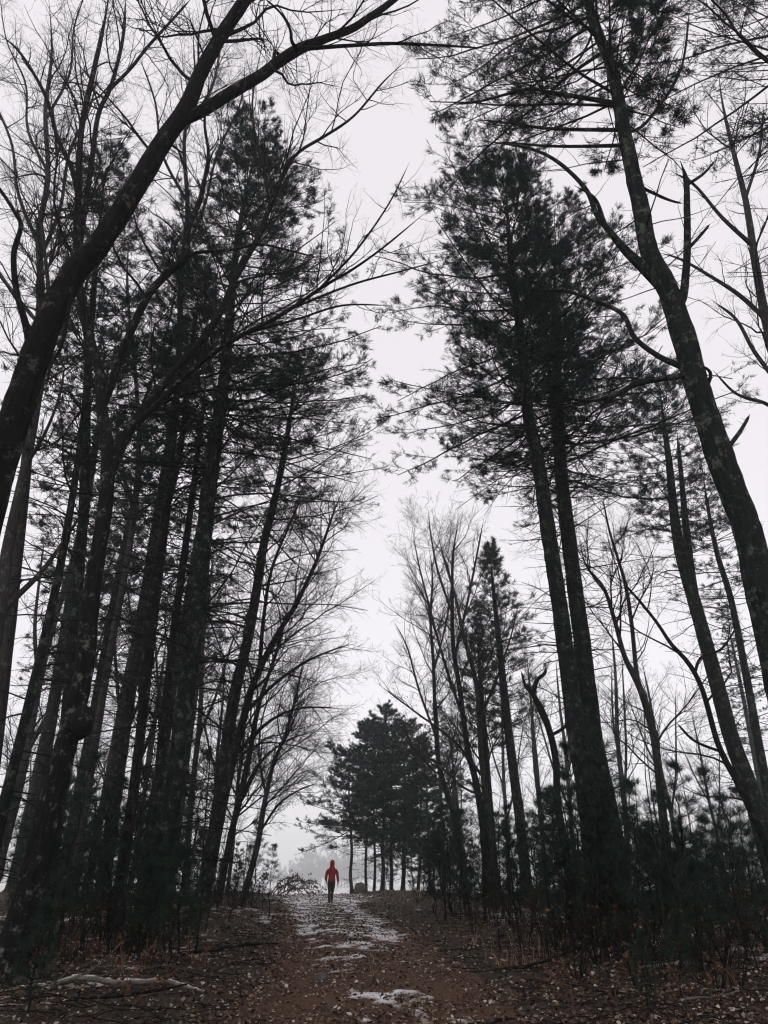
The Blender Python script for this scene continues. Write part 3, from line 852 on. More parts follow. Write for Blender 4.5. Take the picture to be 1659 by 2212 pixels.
hardwood('slender tree arching rightwards from behind the leaning pine', 26,
    [(430, 1990, 27.9), (460, 1850, 24.6), (490, 1700, 23), (520, 1575, 20.5), (550, 1470, 18), (600, 1370, 14.8), (645, 1295, 11.5), (690, 1195, 8.2), (725, 1095, 5.7), (750, 1040, 3.3)],
    [([(530, 1540, 10.7), (590, 1480, 9), (660, 1430, 6.6), (730, 1400, 4.1), (770, 1390, 2.5)], 1.0),
     ([(560, 1450, 11.5), (570, 1330, 9.8), (590, 1220, 7.4), (640, 1100, 4.9), (660, 1030, 2.5)], -1.5),
     ([(500, 1640, 10.7), (580, 1560, 8.2), (650, 1530, 5.7), (740, 1530, 3.3)], -1.5)],
    104, 'maple', dens=1.0, tstart=0.25, spread=1.15, up=0.015)
hardwood('thin tree leaning over the left verge close to the walker', 30,
    [(522, 1950, 18.7), (555, 1832, 15.3), (570, 1742, 13.6), (590, 1652, 11), (615, 1592, 8.5), (640, 1500, 6), (660, 1400, 3.4)],
    [([(560, 1800, 6.8), (600, 1740, 6), (640, 1710, 4.2), (690, 1690, 2.5)], 1.0), ([(575, 1720, 6.8), (560, 1640, 6), (565, 1560, 4.2), (590, 1480, 2.5)], -1.0)],
    105, 'grey', dens=1.12, tstart=0.2, spread=1.25, up=0.0)
hardwood('thin dark tree between the leaning pine and the left verge', 33,
    [(470, 1950, 20), (500, 1800, 18), (535, 1650, 15), (560, 1520, 12), (600, 1400, 8), (625, 1300, 4)],
    [([(515, 1740, 10), (560, 1650, 8), (620, 1600, 5), (680, 1580, 3)], 1.0)],
    106, 'maple', dens=1.1, tstart=0.2, spread=1.15, up=0.01)
hardwood('twisted bare tree spreading against the sky beyond the left pines', 24,
    [(150, 2000, 34), (190, 1700, 30), (240, 1400, 26), (285, 1150, 22), (300, 950, 18), (290, 780, 14), (275, 620, 10), (280, 480, 6)],
    [([(290, 1100, 14), (240, 950, 11), (215, 820, 8), (150, 700, 5)], 1.0), ([(298, 900, 12), (350, 760, 9), (380, 620, 6), (400, 520, 4)], -1.0)],
    107, 'grey', ws=0.6, dens=0.7, tstart=0.4)

hardwood('crooked tall bare tree in the upper corner behind the giant leaning trunk', 15,
    [(-60, 2010, 46), (-20, 1700, 42), (20, 1350, 38), (52, 1050, 33), (76, 800, 27), (88, 620, 22), (84, 500, 18), (104, 380, 15), (98, 240, 12), (112, 110, 8), (104, -20, 5)],
    [([(86, 560, 13), (130, 450, 11), (150, 330, 9), (195, 230, 6), (215, 130, 4)], 1.2), ([(80, 520, 13), (40, 420, 10), (25, 310, 8), (-15, 210, 6), (-40, 120, 4)], -1.0),
     ([(102, 370, 10), (60, 280, 8), (55, 180, 6), (15, 90, 4), (0, 0, 3)], 1.0), ([(98, 260, 9), (150, 160, 7), (160, 60, 5), (190, -30, 3)], -0.8), ([(84, 700, 13), (20, 620, 10), (-20, 560, 7)], 0.8)],
    108, 'grey', ws=0.72, dens=0.72, tstart=0.5, spread=0.9)
hardwood('slim bare tree whose twigs fan over the top of the left pines', 19,
    [(250, 2000, 34), (290, 1700, 32), (330, 1350, 29), (365, 1050, 25), (385, 800, 20), (392, 600, 17), (405, 450, 14), (398, 300, 11), (420, 170, 8), (415, 40, 4)],
    [([(392, 560, 11), (440, 450, 9), (470, 330, 7), (520, 220, 5), (530, 130, 3)], 1.0), ([(400, 430, 10), (350, 330, 8), (335, 220, 6), (300, 120, 4)], -1.0), ([(402, 280, 8), (460, 180, 6), (480, 80, 4), (520, 0, 3)], 0.8), ([(390, 640, 10), (330, 560, 8), (290, 470, 6), (280, 380, 3)], 0.8)],
    109, 'maple', ws=0.72, dens=0.8, tstart=0.5, spread=0.85)
# ---- right side
hardwood('bare tree at the right edge, its upper limbs behind the huge leaning pine', 15,
    [(1800, 2010, 44), (1775, 1600, 40), (1730, 1150, 35), (1685, 820, 28), (1652, 680, 23), (1632, 570, 19), (1612, 440, 15), (1585, 330, 11), (1560, 220, 7), (1550, 130, 4)],
    [([(1655, 690, 13), (1600, 640, 11), (1540, 600, 9), (1470, 560, 6), (1420, 545, 3)], 0.9), ([(1625, 530, 12), (1560, 470, 9), (1500, 400, 7), (1450, 370, 4)], -0.8), ([(1690, 840, 13), (1630, 760, 10), (1590, 690, 8), (1540, 650, 5)], 1.0), ([(1610, 430, 9), (1640, 330, 7), (1650, 230, 4)], 0.5), ([(1700, 900, 12), (1650, 870, 9), (1590, 850, 7), (1540, 800, 4)], -0.6)],
    408, 'grey', dens=0.75, tstart=0.5, spread=0.85)
pine('huge dark leaning pine at the right edge with bare broken lower branches', 9,
    [(1800, 2200, 84), (1765, 1900, 80), (1718, 1650, 76), (1680, 1450, 73), (1647, 1295, 70), (1614, 1145, 66), (1562, 1005, 62), (1509, 848, 58), (1474, 720, 55), (1444, 630, 50), (1404, 548, 43), (1384, 448, 39), (1362, 350, 35), (1342, 250, 31), (1322, 150, 27), (1284, 50, 23), (1262, -30, 18), (1243, -110, 12), (1228, -190, 7), (1218, -250, 4)],
    0.64, lambda f: 3.2 * np.clip(1.05 - f, 0, 1) ** 0.45 * (0.75 + 0.25 * np.minimum(1, f * 5)), 301, dens=1.25, dead=(0.34, 0.72), near=True, dead_len=1.6, spacing=0.42, dead_n=5.0, bias=(2.9, 0.4),
    extra=(([(1460, 668, 22), (1476, 640, 19), (1484, 548, 16), (1484, 448, 14), (1482, 390, 12), (1470, 348, 9)], -0.2),
           ([(1484, 540, 8), (1510, 512, 7), (1534, 484, 5)], 0.1),
           ([(1483, 400, 8), (1520, 375, 6), (1546, 345, 4)], 0.1),
           ([(1480, 796, 14), (1420, 768, 12), (1370, 728, 11), (1344, 678, 10), (1280, 648, 8), (1220, 630, 6), (1130, 628, 4)], 0.8),
           ([(1490, 808, 15), (1380, 828, 13), (1330, 853, 11), (1270, 866, 8), (1215, 858, 6)], -0.5),
           ([(1425, 595, 18), (1368, 553, 15), (1329, 513, 13), (1290, 465, 12), (1265, 408, 10), (1205, 350, 8), (1140, 320, 6), (1030, 302, 4)], 0.5),
           ([(1440, 640, 14), (1392, 590, 12), (1345, 540, 11), (1310, 490, 10), (1285, 430, 8), (1240, 400, 5)], -0.7),
           ([(1349, 281, 9), (1190, 278, 7), (1100, 266, 5), (1030, 258, 3)], 0.9),
           ([(1337, 224, 11), (1190, 200, 9), (1140, 193, 7), (1030, 220, 5), (960, 226, 3)], 0.6),
           ([(1355, 314, 9), (1200, 316, 6), (1080, 306, 4)], -0.6),
           ([(1350, 290, 8), (1400, 260, 7), (1470, 150, 6), (1490, 20, 4)], 0.7),
           ([(1375, 400, 8), (1440, 430, 6), (1475, 440, 4)], 0.6),
           ([(1560, 985, 12), (1600, 930, 9), (1620, 895, 6)], 0.3),
           ([(1520, 850, 10), (1535, 810, 8), (1520, 790, 5)], -0.3)))
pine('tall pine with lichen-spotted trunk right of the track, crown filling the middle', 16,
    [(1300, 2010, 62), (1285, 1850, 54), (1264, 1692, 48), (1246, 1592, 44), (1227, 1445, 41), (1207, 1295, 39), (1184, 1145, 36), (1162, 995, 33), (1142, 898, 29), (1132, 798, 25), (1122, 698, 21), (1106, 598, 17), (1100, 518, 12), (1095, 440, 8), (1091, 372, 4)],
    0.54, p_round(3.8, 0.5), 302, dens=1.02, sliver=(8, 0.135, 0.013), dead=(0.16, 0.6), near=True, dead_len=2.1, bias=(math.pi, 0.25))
pine('dark pine trunk close behind the lichen-spotted pine, nearly touching it', 17.5,
    [(1345, 2010, 66), (1328, 1850, 60), (1306, 1720, 52), (1282, 1600, 45), (1264, 1445, 42), (1245, 1295, 39), (1226, 1145, 35), (1210, 995, 30), (1204, 850, 24), (1200, 720, 17), (1198, 600, 10), (1196, 520, 4)],
    0.54, p_round(4.1, 0.5), 303, dens=1.0, sliver=(8, 0.135, 0.013), dead=(0.14, 0.6), near=True, dead_len=1.9, bias=(0.0, 0.2))
pine('thin third pine stem squeezed behind the right-hand pine pair', 19,
    [(1330, 2000, 34), (1300, 1700, 30), (1262, 1450, 26), (1238, 1250, 23), (1218, 1050, 20), (1196, 880, 15), (1180, 740, 8), (1172, 660, 4)],
    0.60, p_round(3.0, 0.5), 304, dens=0.5, sliver=(4, 0.17, 0.020), dead_n=8, dead=(0.3, 0.62), dead_len=1.4)
pine('smaller hazy pine behind the huge leaning one, trunk slanting to the edge', 22,
    [(1700, 2000, 50), (1655, 1830, 46), (1624, 1717, 43), (1580, 1594, 39), (1540, 1445, 36), (1500, 1300, 32), (1470, 1195, 27), (1455, 1100, 22), (1445, 995, 16), (1432, 900, 10), (1424, 820, 4)],
    0.62, p_round(2.5, 0.5), 305, dens=0.85, dead=(0.15, 0.62), dead_len=1.8,
    extra=(([(1505, 1315, 20), (1492, 1230, 18), (1480, 1120, 15), (1470, 1010, 10), (1462, 930, 5)], -0.6),))
pine('slender pine at the far right edge between two leaning trunks', 24,
    [(1690, 1980, 26), (1665, 1760, 23), (1640, 1614, 21), (1609, 1445, 18), (1579, 1295, 15), (1549, 1195, 12), (1529, 1095, 8), (1515, 1000, 4)],
    0.6, p_round(1.8, 0.5), 306, dens=0.6, dead=(0.1, 0.6), dead_len=1.6)
pine('mostly hidden pine past the right edge with drooping boughs overhead', 10,
    [(2080, 2150, 70), (2020, 1700, 66), (1950, 1300, 60), (1890, 900, 52), (1830, 500, 42), (1780, 150, 30), (1740, -150, 16), (1720, -320, 5)],
    0.58, lambda f: 3.4 * np.clip(1.05 - f, 0, 1) ** 0.5, 307, dens=0.8, sliver=(5, 0.15, 0.015), dead_n=7, dead=(0.3, 0.6), dead_len=2.2, bias=(2.9, 0.4), spacing=0.6)
hardwood('slim forked tree standing right of the pine pair', 21,
    [(1458, 2000, 28), (1446, 1892, 25), (1430, 1742, 22), (1414, 1600, 20), (1386, 1495, 18), (1350, 1420, 13), (1329, 1345, 11), (1304, 1270, 9), (1265, 1220, 6), (1250, 1150, 3)],
    [([(1382, 1490, 14), (1374, 1445, 12), (1364, 1345, 11), (1349, 1255, 9), (1316, 1145, 6), (1300, 1060, 3)], 0.8)],
    401, 'grey', dens=0.9, tstart=0.3)
hardwood('dark crooked thin tree crossing in front of the slanting pine', 15,
    [(1700, 1980, 26), (1660, 1840, 22), (1625, 1757, 19), (1594, 1692, 17), (1552, 1610, 15), (1519, 1495, 13), (1489, 1435, 12), (1449, 1390, 10), (1419, 1345, 8), (1379, 1295, 7), (1352, 1262, 5), (1330, 1200, 3)],
    [([(1500, 1455, 9), (1515, 1420, 7), (1560, 1400, 6), (1600, 1340, 4)], 0.6), ([(1560, 1625, 8), (1500, 1600, 7), (1460, 1560, 5)], -0.5)],
    402, 'oak', dens=0.7, tstart=0.3)
hardwood('tall bare tree with fan-shaped crown left of the cedar', 32,
    [(1052, 1960, 21.6), (1045, 1800, 19.4), (1028, 1690, 17.3), (1009, 1610, 15.1), (994, 1495, 13), (979, 1395, 11.5), (977, 1295, 9.4), (979, 1195, 6.5), (994, 1110, 3.6)],
    [([(1000, 1550, 8.6), (960, 1430, 7.2), (930, 1320, 5.8), (905, 1220, 3.6), (890, 1140, 2.2)], 1.0),
     ([(982, 1420, 7.9), (1010, 1300, 6.5), (1030, 1200, 5), (1045, 1120, 2.9)], -1.0),
     ([(978, 1330, 6.5), (945, 1230, 5.8), (930, 1150, 3.6), (925, 1100, 2.2)], 0.6)],
    403, 'maple', dens=0.78, tstart=0.25, spread=1.0, up=0.07)
hardwood('second fan-crowned bare tree with its stem touching the cedar', 30,
    [(1062, 1960, 19), (1058, 1800, 17), (1040, 1640, 14.3), (1029, 1480, 12.2), (1001, 1372, 9.5), (984, 1290, 7.5), (960, 1210, 5.4), (940, 1130, 2.7)],
    [([(1035, 1560, 8.2), (1075, 1460, 6.1), (1105, 1370, 4.1), (1120, 1300, 2.2)], 1.0), ([(1045, 1680, 8.2), (980, 1600, 6.8), (900, 1540, 4.8), (820, 1480, 2.7)], -1.0), ([(1050, 1720, 6.8), (1000, 1700, 6.1), (930, 1640, 4.8), (850, 1610, 2.7)], 1.2)],
    404, 'grey', dens=0.95, tstart=0.25, up=0.05)
hardwood('thin bare tree nearest the track gap, right of the young pines', 36,
    [(1010, 1950, 17.6), (985, 1780, 15.2), (950, 1660, 12.8), (941, 1560, 10.4), (936, 1430, 8.8), (930, 1340, 7.2), (934, 1245, 4.8), (925, 1170, 2.4)],
    [([(945, 1600, 6.4), (905, 1490, 5.6), (880, 1400, 4), (850, 1340, 2.4)], 1.0), ([(937, 1450, 5.6), (965, 1340, 4.8), (975, 1260, 2.4)], -0.6)],
    405, 'maple', dens=0.82, tstart=0.25, up=0.07)
hardwood('gnarled broken snag with knobbly elbow left of the pine pair', 22,
    [(1240, 1990, 26), (1222, 1840, 22), (1205, 1740, 20), (1200, 1640, 18), (1184, 1570, 18), (1162, 1520, 20), (1146, 1490, 22), (1138, 1476, 10)],
    [([(1152, 1500, 13), (1160, 1470, 11), (1176, 1455, 9), (1180, 1440, 6)], 0.2), ([(1188, 1590, 9), (1220, 1570, 8), (1236, 1540, 5), (1230, 1500, 4)], 0.6), ([(1150, 1500, 9), (1135, 1480, 8), (1126, 1450, 5)], -0.2)],
    406, 'oak', dens=0.6, tstart=0.3, spread=0.6, name='tree_snag')

def cedar(label, Y, trunk, seed, width, dens=1.0, live=0.45):
    return pine(label, Y, trunk, live, lambda f: width * np.clip(1.04 - f, 0, 1) ** 0.75 * (0.75 + 0.25 * np.minimum(1, f * 3)), seed, dens=dens, dead=(0.12, 0.45), sliver=(4, 0.20, 0.016), spacing=0.36, dead_len=1.2, name='cedar_tree', levels=(7, 4), cull=0.9, elev=0.22)
ced = cedar('dense narrow cedar with pointed dark crown right of the gap', 30,
    [(1140, 1960, 30), (1128, 1815, 26), (1102, 1610, 22), (1089, 1495, 19), (1080, 1410, 16), (1068, 1295, 10), (1056, 1176, 3)], 311, 3.0)
ced2 = cedar('shorter shaggy cedar leaning against the tall pointed one', 31,
    [(1075, 1960, 22), (1062, 1800, 19), (1048, 1610, 15), (1040, 1500, 11), (1034, 1400, 7), (1030, 1335, 3)], 312, 1.9, 0.9, 0.5)
for t in (ced, ced2):
    for ch in t.children:
        for gch in ch.children: gch.data.materials[0] = M['cedar']

# clump of young pines beyond the walker
clump = []
CL = [(760, 1622, 50, 'left'), (791, 1560, 52, ''), (808, 1540, 54, ''), (826, 1525, 51, ''), (845, 1535, 55, ''), (870, 1560, 53, ''), (903, 1600, 50, ''), (930, 1650, 54, '')]
names_ = ['outermost young pine of the clump, one bough reaching over the track', 'second young pine in from the track in the clump beyond the walker',
          'third young pine from the track in the clump beyond the walker', 'tallest young pine topping the clump beyond the walker',
          'young pine just right of the tallest one in the clump', 'stout-stemmed young pine in the right half of the clump',
          'young pine closing the right side of the clump, boughs low', 'half-hidden young pine behind the right end of the clump']
kinds = {}
for i, (u, vt, Y, _) in enumerate(CL):
    lx = [-6, 3, -4, 5, -3, 6, 10, 4][i]
    gc = 'clump of young pines beyond the walker'
    if i in (2, 4, 7):
        o = kinds[{2: 1, 4: 3, 7: 5}[i]]
        copy_tree(o, at(u, Y), 1.3 + i, {2: 1.02, 4: 0.97, 7: 0.85}[i], names_[i], gc)
        continue
    wb_ = [9, 7, 8, 10, 7, 11, 8, 8][i]; gk = np.random.default_rng(900 + i)
    tk = [(u + gk.normal() * 2.2 * (j > 0) + lx * (1925 - vv_) / 300, vv_, wb_ * (1 - 0.75 * (1925 - vv_) / (1925 - vt))) for j, vv_ in enumerate(np.linspace(1925, vt, 9))]
    side = {0: (math.pi, 0.3), 6: (0.0, 0.4), 7: (0.0, 0.4)}.get(i)
    kinds[i] = pine(names_[i], Y, tk, [0.34, 0.34, 0, 0.28, 0, 0.22, 0.12][i], lambda f: 2.8 * np.clip(1.02 - f ** 2.2, 0.03, 1) ** 0.6, 320 + i, dens=0.95, dead=(0.04, 0.36), sliver=(5, 0.17, 0.022), spacing=0.42, dead_len=1.6, group=gc, bias=side, dead_n=8, cull=1.6)

# background woods: a few kinds, copied
def bgtree(kind, seed, label, group):
    if kind == 'pine':
        return pine(label, 30, [(829, 1960, 34), (832, 1500, 28), (828, 1100, 20), (830, 800, 5)], 0.5, p_round(2.8, 0.5), seed, dens=0.62, dead=(0.1, 0.55), dead_len=1.8, spacing=0.7, sliver=(4, 0.22, 0.030), group=group)
    return hardwood(label, 32, [(829, 1950, 24), (824, 1700, 21), (835, 1450, 17), (828, 1250, 11), (832, 1080, 4)],
        [([(826, 1640, 12), (790, 1500, 10), (770, 1350, 7), (755, 1230, 3)], 1.5), ([(833, 1500, 11), (865, 1380, 9), (880, 1260, 6), (890, 1160, 3)], -1.5)], seed, 'grey', dens=0.66, tstart=0.2, group=group)
G1, G2, G3 = 'dim trees standing deep in the left woods', 'hazy trees standing deep in the right woods', 'faded trees beyond the crest in the fog'
lab = {('pine', 'L'): 'dim pine standing deep in the crowded left woods', ('hard', 'L'): 'dim bare tree deep in the crowded left woods',
       ('pine', 'R'): 'hazy pine standing well behind the right-hand pine pair', ('hard', 'R'): 'hazy bare tree standing well behind the right-hand trunks'}
src = {'pine': [bgtree('pine', 501, lab['pine', 'L'], G1), bgtree('pine', 502, lab['pine', 'L'], G1)],
       'hard': [bgtree('hard', 511, lab['hard', 'L'], G1), bgtree('hard', 512, lab['hard', 'L'], G1), bgtree('hard', 513, lab['hard', 'L'], G1)]}
usedsrc = set()
dim = []
def put(kind, k, u, Y, s, side, label=None, group=None):
    o = src[kind][k]; loc = at(u, Y); g2 = np.random.default_rng(int(u * 7 + Y * 13) % 99991)
    lb = label or lab[kind, side]; gr = group or (G1 if side == 'L' else G2)
    rz = g2.uniform(0, 6.28); ti = (g2.normal() * 0.03, g2.normal() * 0.03)
    if (kind, k) not in usedsrc:
        usedsrc.add((kind, k))
        o.location = loc; o.rotation_euler = (ti[0], ti[1], rz); o.scale = (s, s, s); o['label'] = lb; o['group'] = gr
    else: o = copy_tree(o, loc, rz, s, lb, gr, ti)
    if label is None: dim.append((lb, u, o))
    return o
for (kd, k, u, Y, s) in (('pine', 0, 40, 27, 0.9), ('pine', 1, 120, 31, 0.85), ('hard', 0, 180, 36, 1.0), ('pine', 1, 215, 26, 0.9), ('hard', 1, 255, 34, 0.95), ('pine', 0, 300, 33, 0.9),
                         ('hard', 2, 330, 40, 0.95), ('hard', 0, 400, 38, 0.9), ('pine', 1, 365, 44, 0.85), ('hard', 1, 60, 40, 1.05), ('hard', 2, -30, 30, 1.0), ('pine', 0, 150, 42, 0.9), ('hard', 0, 450, 42, 0.7), ('hard', 2, 490, 40, 0.55), ('hard', 1, 280, 48, 0.9), ('pine', 1, 20, 48, 0.95)):
    put(kd, k, u, Y, s, 'L')
for (kd, k, u, Y, s) in (('hard', 0, 1180, 44, 0.75), ('hard', 1, 1250, 48, 0.8), ('hard', 2, 1360, 40, 0.8), ('hard', 1, 1480, 42, 0.7), ('hard', 0, 1575, 55, 0.7), ('pine', 0, 1690, 52, 0.75), ('hard', 2, 1100, 55, 0.8), ('hard', 0, 1000, 60, 0.7), ('pine', 1, 960, 62, 0.6), ('pine', 0, 1010, 58, 0.5)):
    put(kd, k, u, Y, s, 'R')
ORD = 'first second third fourth fifth sixth seventh eighth ninth tenth eleventh twelfth'.split()
for key in sorted({d_[0] for d_ in dim}):
    for n_, (lb_, u_, o_) in enumerate(sorted((d_ for d_ in dim if d_[0] == key), key=lambda d_: d_[1])):
        o_['label'] = lb_ + ', ' + ORD[n_] + ' counting from left'
# trees fading in the fog beyond the crest
src['far'] = [hardwood('x', 60, [(829, 1945, 16), (826, 1850, 14), (832, 1740, 11), (828, 1640, 7), (831, 1560, 3)],
    [([(828, 1860, 8), (808, 1780, 7), (800, 1700, 5), (795, 1640, 3)], 2.0), ([(830, 1800, 8), (850, 1730, 6), (858, 1650, 3)], -2.0), ([(829, 1900, 8), (850, 1840, 6), (872, 1790, 4)], 1.5)],
    530 + q_, 'grey', dens=0.6, tstart=0.08, spread=1.2, rm=0.05) for q_ in range(2)]
src['farpine'] = [pine('x', 60, [(829, 1945, 17), (831, 1800, 14), (828, 1680, 10), (830, 1580, 5)], 0.15, lambda f: 5.6 * np.sqrt(np.clip(1.0 - (f * 0.98) ** 2, 0.02, 1)) * (0.8 + 0.2 * np.minimum(1, f * 3)), 540, dens=0.8, dead=None, sliver=(4, 0.5, 0.12), spacing=0.8)]
far_l = 'pale rounded pine fading in the fog beyond the crest'
put('farpine', 0, 660, 900, 2.9, 'R', far_l, G3)
for (k, u, Y, s) in ((0, 690, 330, 1.1), (1, 715, 315, 1.1), (2, 738, 325, 1.15), (0, 625, 350, 0.75), (1, 606, 360, 0.7), (2, 672, 360, 0.9), (1, 765, 320, 1.1), (2, 702, 350, 1.1), (0, 640, 330, 0.8), (2, 795, 310, 1.1), (1, 728, 345, 1.1), (0, 655, 345, 0.8), (0, 680, 345, 0.95), (2, 750, 340, 1.1), (1, 615, 345, 0.6), (2, 663, 335, 0.7), (0, 632, 300, 0.6), (1, 648, 305, 0.6), (0, 668, 300, 0.7), (1, 686, 305, 0.85), (0, 708, 300, 0.9), (1, 722, 305, 0.9), (0, 745, 300, 0.95), (1, 760, 300, 0.95), (0, 780, 305, 0.95), (1, 600, 300, 0.5), (0, 590, 310, 0.55), (0, 612, 280, 0.45), (1, 628, 282, 0.5), (0, 642, 284, 0.5), (1, 656, 280, 0.55), (0, 672, 282, 0.6), (1, 692, 284, 0.7), (0, 705, 280, 0.7), (1, 718, 284, 0.75), (0, 732, 280, 0.75), (1, 752, 282, 0.75), (0, 768, 280, 0.75), (1, 790, 284, 0.75), (0, 812, 282, 0.8), (1, 840, 284, 0.8)):
    put('far', k % 2, u, Y + 540, s * 2.5, 'R', 'pale bare tree fading in the fog beyond the crest', G3)
for (k, u, Y, s) in ((0, 1500, 190, 1.3), (1, 1530, 180, 1.3), (2, 1560, 195, 1.4), (0, 1600, 185, 1.4), (1, 1635, 190, 1.5), (2, 1460, 200, 1.2), (0, 1400, 205, 1.1), (1, 1340, 210, 1.1), (2, 1515, 210, 1.3), (0, 1580, 210, 1.5), (2, 1280, 210, 1.1), (1, 1200, 220, 1.1), (0, 1655, 200, 1.5), (2, 1620, 215, 1.5), (1, 1545, 220, 1.4), (1, 1475, 215, 1.2), (0, 1430, 215, 1.2)):
    put('far', k % 2, u, Y * 2.1, s * 1.6, 'R', 'faint grey bare tree in the foggy far edge past the right woods', 'faint trees along the far right edge of the field')
for (k, u, Y, s) in ((0, 20, 110, 1.3), (1, 70, 100, 1.3), (2, -30, 95, 1.3), (0, 130, 105, 1.3), (1, 190, 110, 1.2), (2, 250, 120, 1.2), (2, 330, 120, 1.1), (0, 400, 130, 1.0), (1, 460, 140, 0.9), (2, 520, 160, 0.8), (1, 45, 85, 1.2), (2, 100, 90, 1.3), (0, 160, 85, 1.2), (1, 290, 100, 1.2), (2, 370, 110, 1.0)):
    put('hard', k, u, Y, s, 'L', 'faint grey bare tree showing through the left woods', 'faint trees far behind the left woods')

# ------------------------------------------------------------------ young growth
GS = 'young pines of the understorey'
sapR = 'young pine sapling in the dark thicket on the right'
sapL = 'young pine sapling in the shade under the left trees'
sp = [sapling_pine(600 + i, h, sapR, GS, (0, 0, 0)) for i, h in enumerate((2.6, 2.2, 3.0, 1.6))]
g = np.random.default_rng(77)
spots = []
for (u0, u1, Y0, Y1, n, s0, s1, lb) in ((925, 1040, 24, 30, 9, 0.8, 1.3, 'young pine sapling in the thicket between the track and the bare fan-crowned trees'), (1040, 1150, 22, 28, 9, 0.8, 1.25, 'young pine sapling in the thicket below the pointed cedar'),
                                     (1190, 1350, 14.5, 18, 9, 0.8, 1.3, 'dark pine sapling hugging the foot of the right-hand pine pair'), (1350, 1500, 13, 18, 10, 0.75, 1.15, 'young pine sapling right of the pine pair, under the forked tree'), (1480, 1690, 12, 17, 12, 0.65, 1.0, 'young pine sapling near the right edge below the slanting pine'),
                                     (1420, 1690, 18, 26, 9, 0.6, 0.95, 'pine sapling set back in the haze near the right edge'),
                                     (1140, 1400, 19, 26, 13, 0.8, 1.2, 'pine sapling half hidden behind the right-hand pine pair'), (20, 170, 13, 19, 6, 0.8, 1.2, 'young pine sapling in the shade beside the burled trunk'), (170, 300, 13, 20, 6, 0.8, 1.2, 'young pine sapling between the burled trunk and the thick pine'), (300, 400, 13.5, 16, 5, 0.7, 1.1, 'dark pine sapling hugging the foot of the thick left pine'), (440, 590, 25, 36, 11, 0.35, 0.7, 'low pine sapling on the left verge beneath the leaning trees')):
    for j in range(n):
        spots.append((u0 + (u1 - u0) * (j + g.random()) / n, g.uniform(Y0, Y1), g.uniform(s0, s1), lb))
used_s = set()
def putsap(k, loc, rz, s, lb, gr):
    if k not in used_s:
        used_s.add(k); o = sp[k]; o.location = loc; o.rotation_euler = (0, 0, rz); o.scale = (s, s, s); o['label'] = lb; o['group'] = gr
    else: copy_tree(sp[k], loc, rz, s, lb, gr, (g.normal() * 0.04, g.normal() * 0.04))
for i, (u, Y, s, lb) in enumerate(spots):
    putsap(i % 4, at(u, Y), g.uniform(0, 6.28), s, lb, GS)
for (u_, Y_, s_) in ((835, 56, 1.7), (868, 58, 2.0), (890, 57, 1.6), (915, 60, 2.2), (940, 56, 1.9), (962, 58, 2.1), (985, 50, 1.8), (1000, 46, 1.6), (975, 40, 1.4)):
    putsap(int(u_) % 4, at(u_, Y_), u_ * 0.3, s_, 'dark young pine filling the gap behind the clump beyond the walker', GS)
for j_ in range(16):
    putsap(j_ % 4, at(-10 + j_ * 29 + 12 * math.sin(j_ * 3.1), 24 + (j_ * 7) % 19), j_ * 1.3, 1.35 + 0.12 * (j_ % 6), 'tall dim young pine deep between the left trunks', 'young pines deep in the left woods')
putsap(2, at(545, 30), 1.0, 0.95, 'bushy young pine at the left verge, lit against the fog', None)
putsap(0, at(505, 31), 2.0, 0.8, 'shorter young pine tucked behind the bushy one at the verge', None)
putsap(3, at(60, 8.6), 0.5, 0.62, 'low soft pine seedling in the bottom corner near the log', None)
putsap(1, at(1400, 9.6), 1.5, 0.36, 'small bright green pine seedling low on the right', None)
putsap(3, at(1470, 10.4), 3.5, 0.55, 'knee-high pine seedling behind the bright green one', None)

def bare_sapling(seed, h):
    g = np.random.default_rng(seed)
    t = thing('bare_sapling', (0, 0, 0), 'x', 'sapling', 'bare saplings')
    n = 14; P = np.zeros((n, 3)); P[:, 2] = np.linspace(-0.05, h, n); P[:, :2] = np.cumsum(np.cumsum(g.normal(size=(n, 2)) * 0.010, 0), 0) * h * 0.35
    Rr = np.linspace(0.013, 0.003, n) * (h / 3)
    mb = MB(); add_tube1(mb, P, Rr, 6, 0.05, seed); mb.build('trunk', M['twig'], t)
    mb = MB()
    p1, r1 = grow(P[None], Rr[None], g, 4.5, 0.25, 1, (0.4, 1.0), 0.28, 6, 0.12, 0.04, 0.6, 0.003); tubes(mb, p1, r1, 4)
    p2, r2 = grow(p1, r1, g, 6, 0.15, 1, (0.4, 1.0), 0.45, 4, 0.15, 0.03, 0.6, 0.0024, maxn=7); tubes(mb, p2, r2, 3)
    p3, r3 = grow(p2, r2, g, 7, 0.15, 1, (0.4, 1.0), 0.5, 3, 0.16, 0.03, 0.6, 0.002, maxn=4); tubes(mb, p3, r3, 3)
    mb.build('crown', M['twig'], t)
    return t
bs = [bare_sapling(700 + i, h) for i, h in enumerate((3.4, 4.2, 2.6, 5.0))]
used_b = set()
def putbare(k, loc, rz, s, lb, gr):
    if k not in used_b:
        used_b.add(k); o = bs[k]; o.location = loc; o.rotation_euler = (0, 0, rz); o.scale = (s, s, s); o['label'] = lb; o['group'] = gr
    else: copy_tree(bs[k], loc, rz, s, lb, gr, (g.normal() * 0.06, g.normal() * 0.06))
i = 0
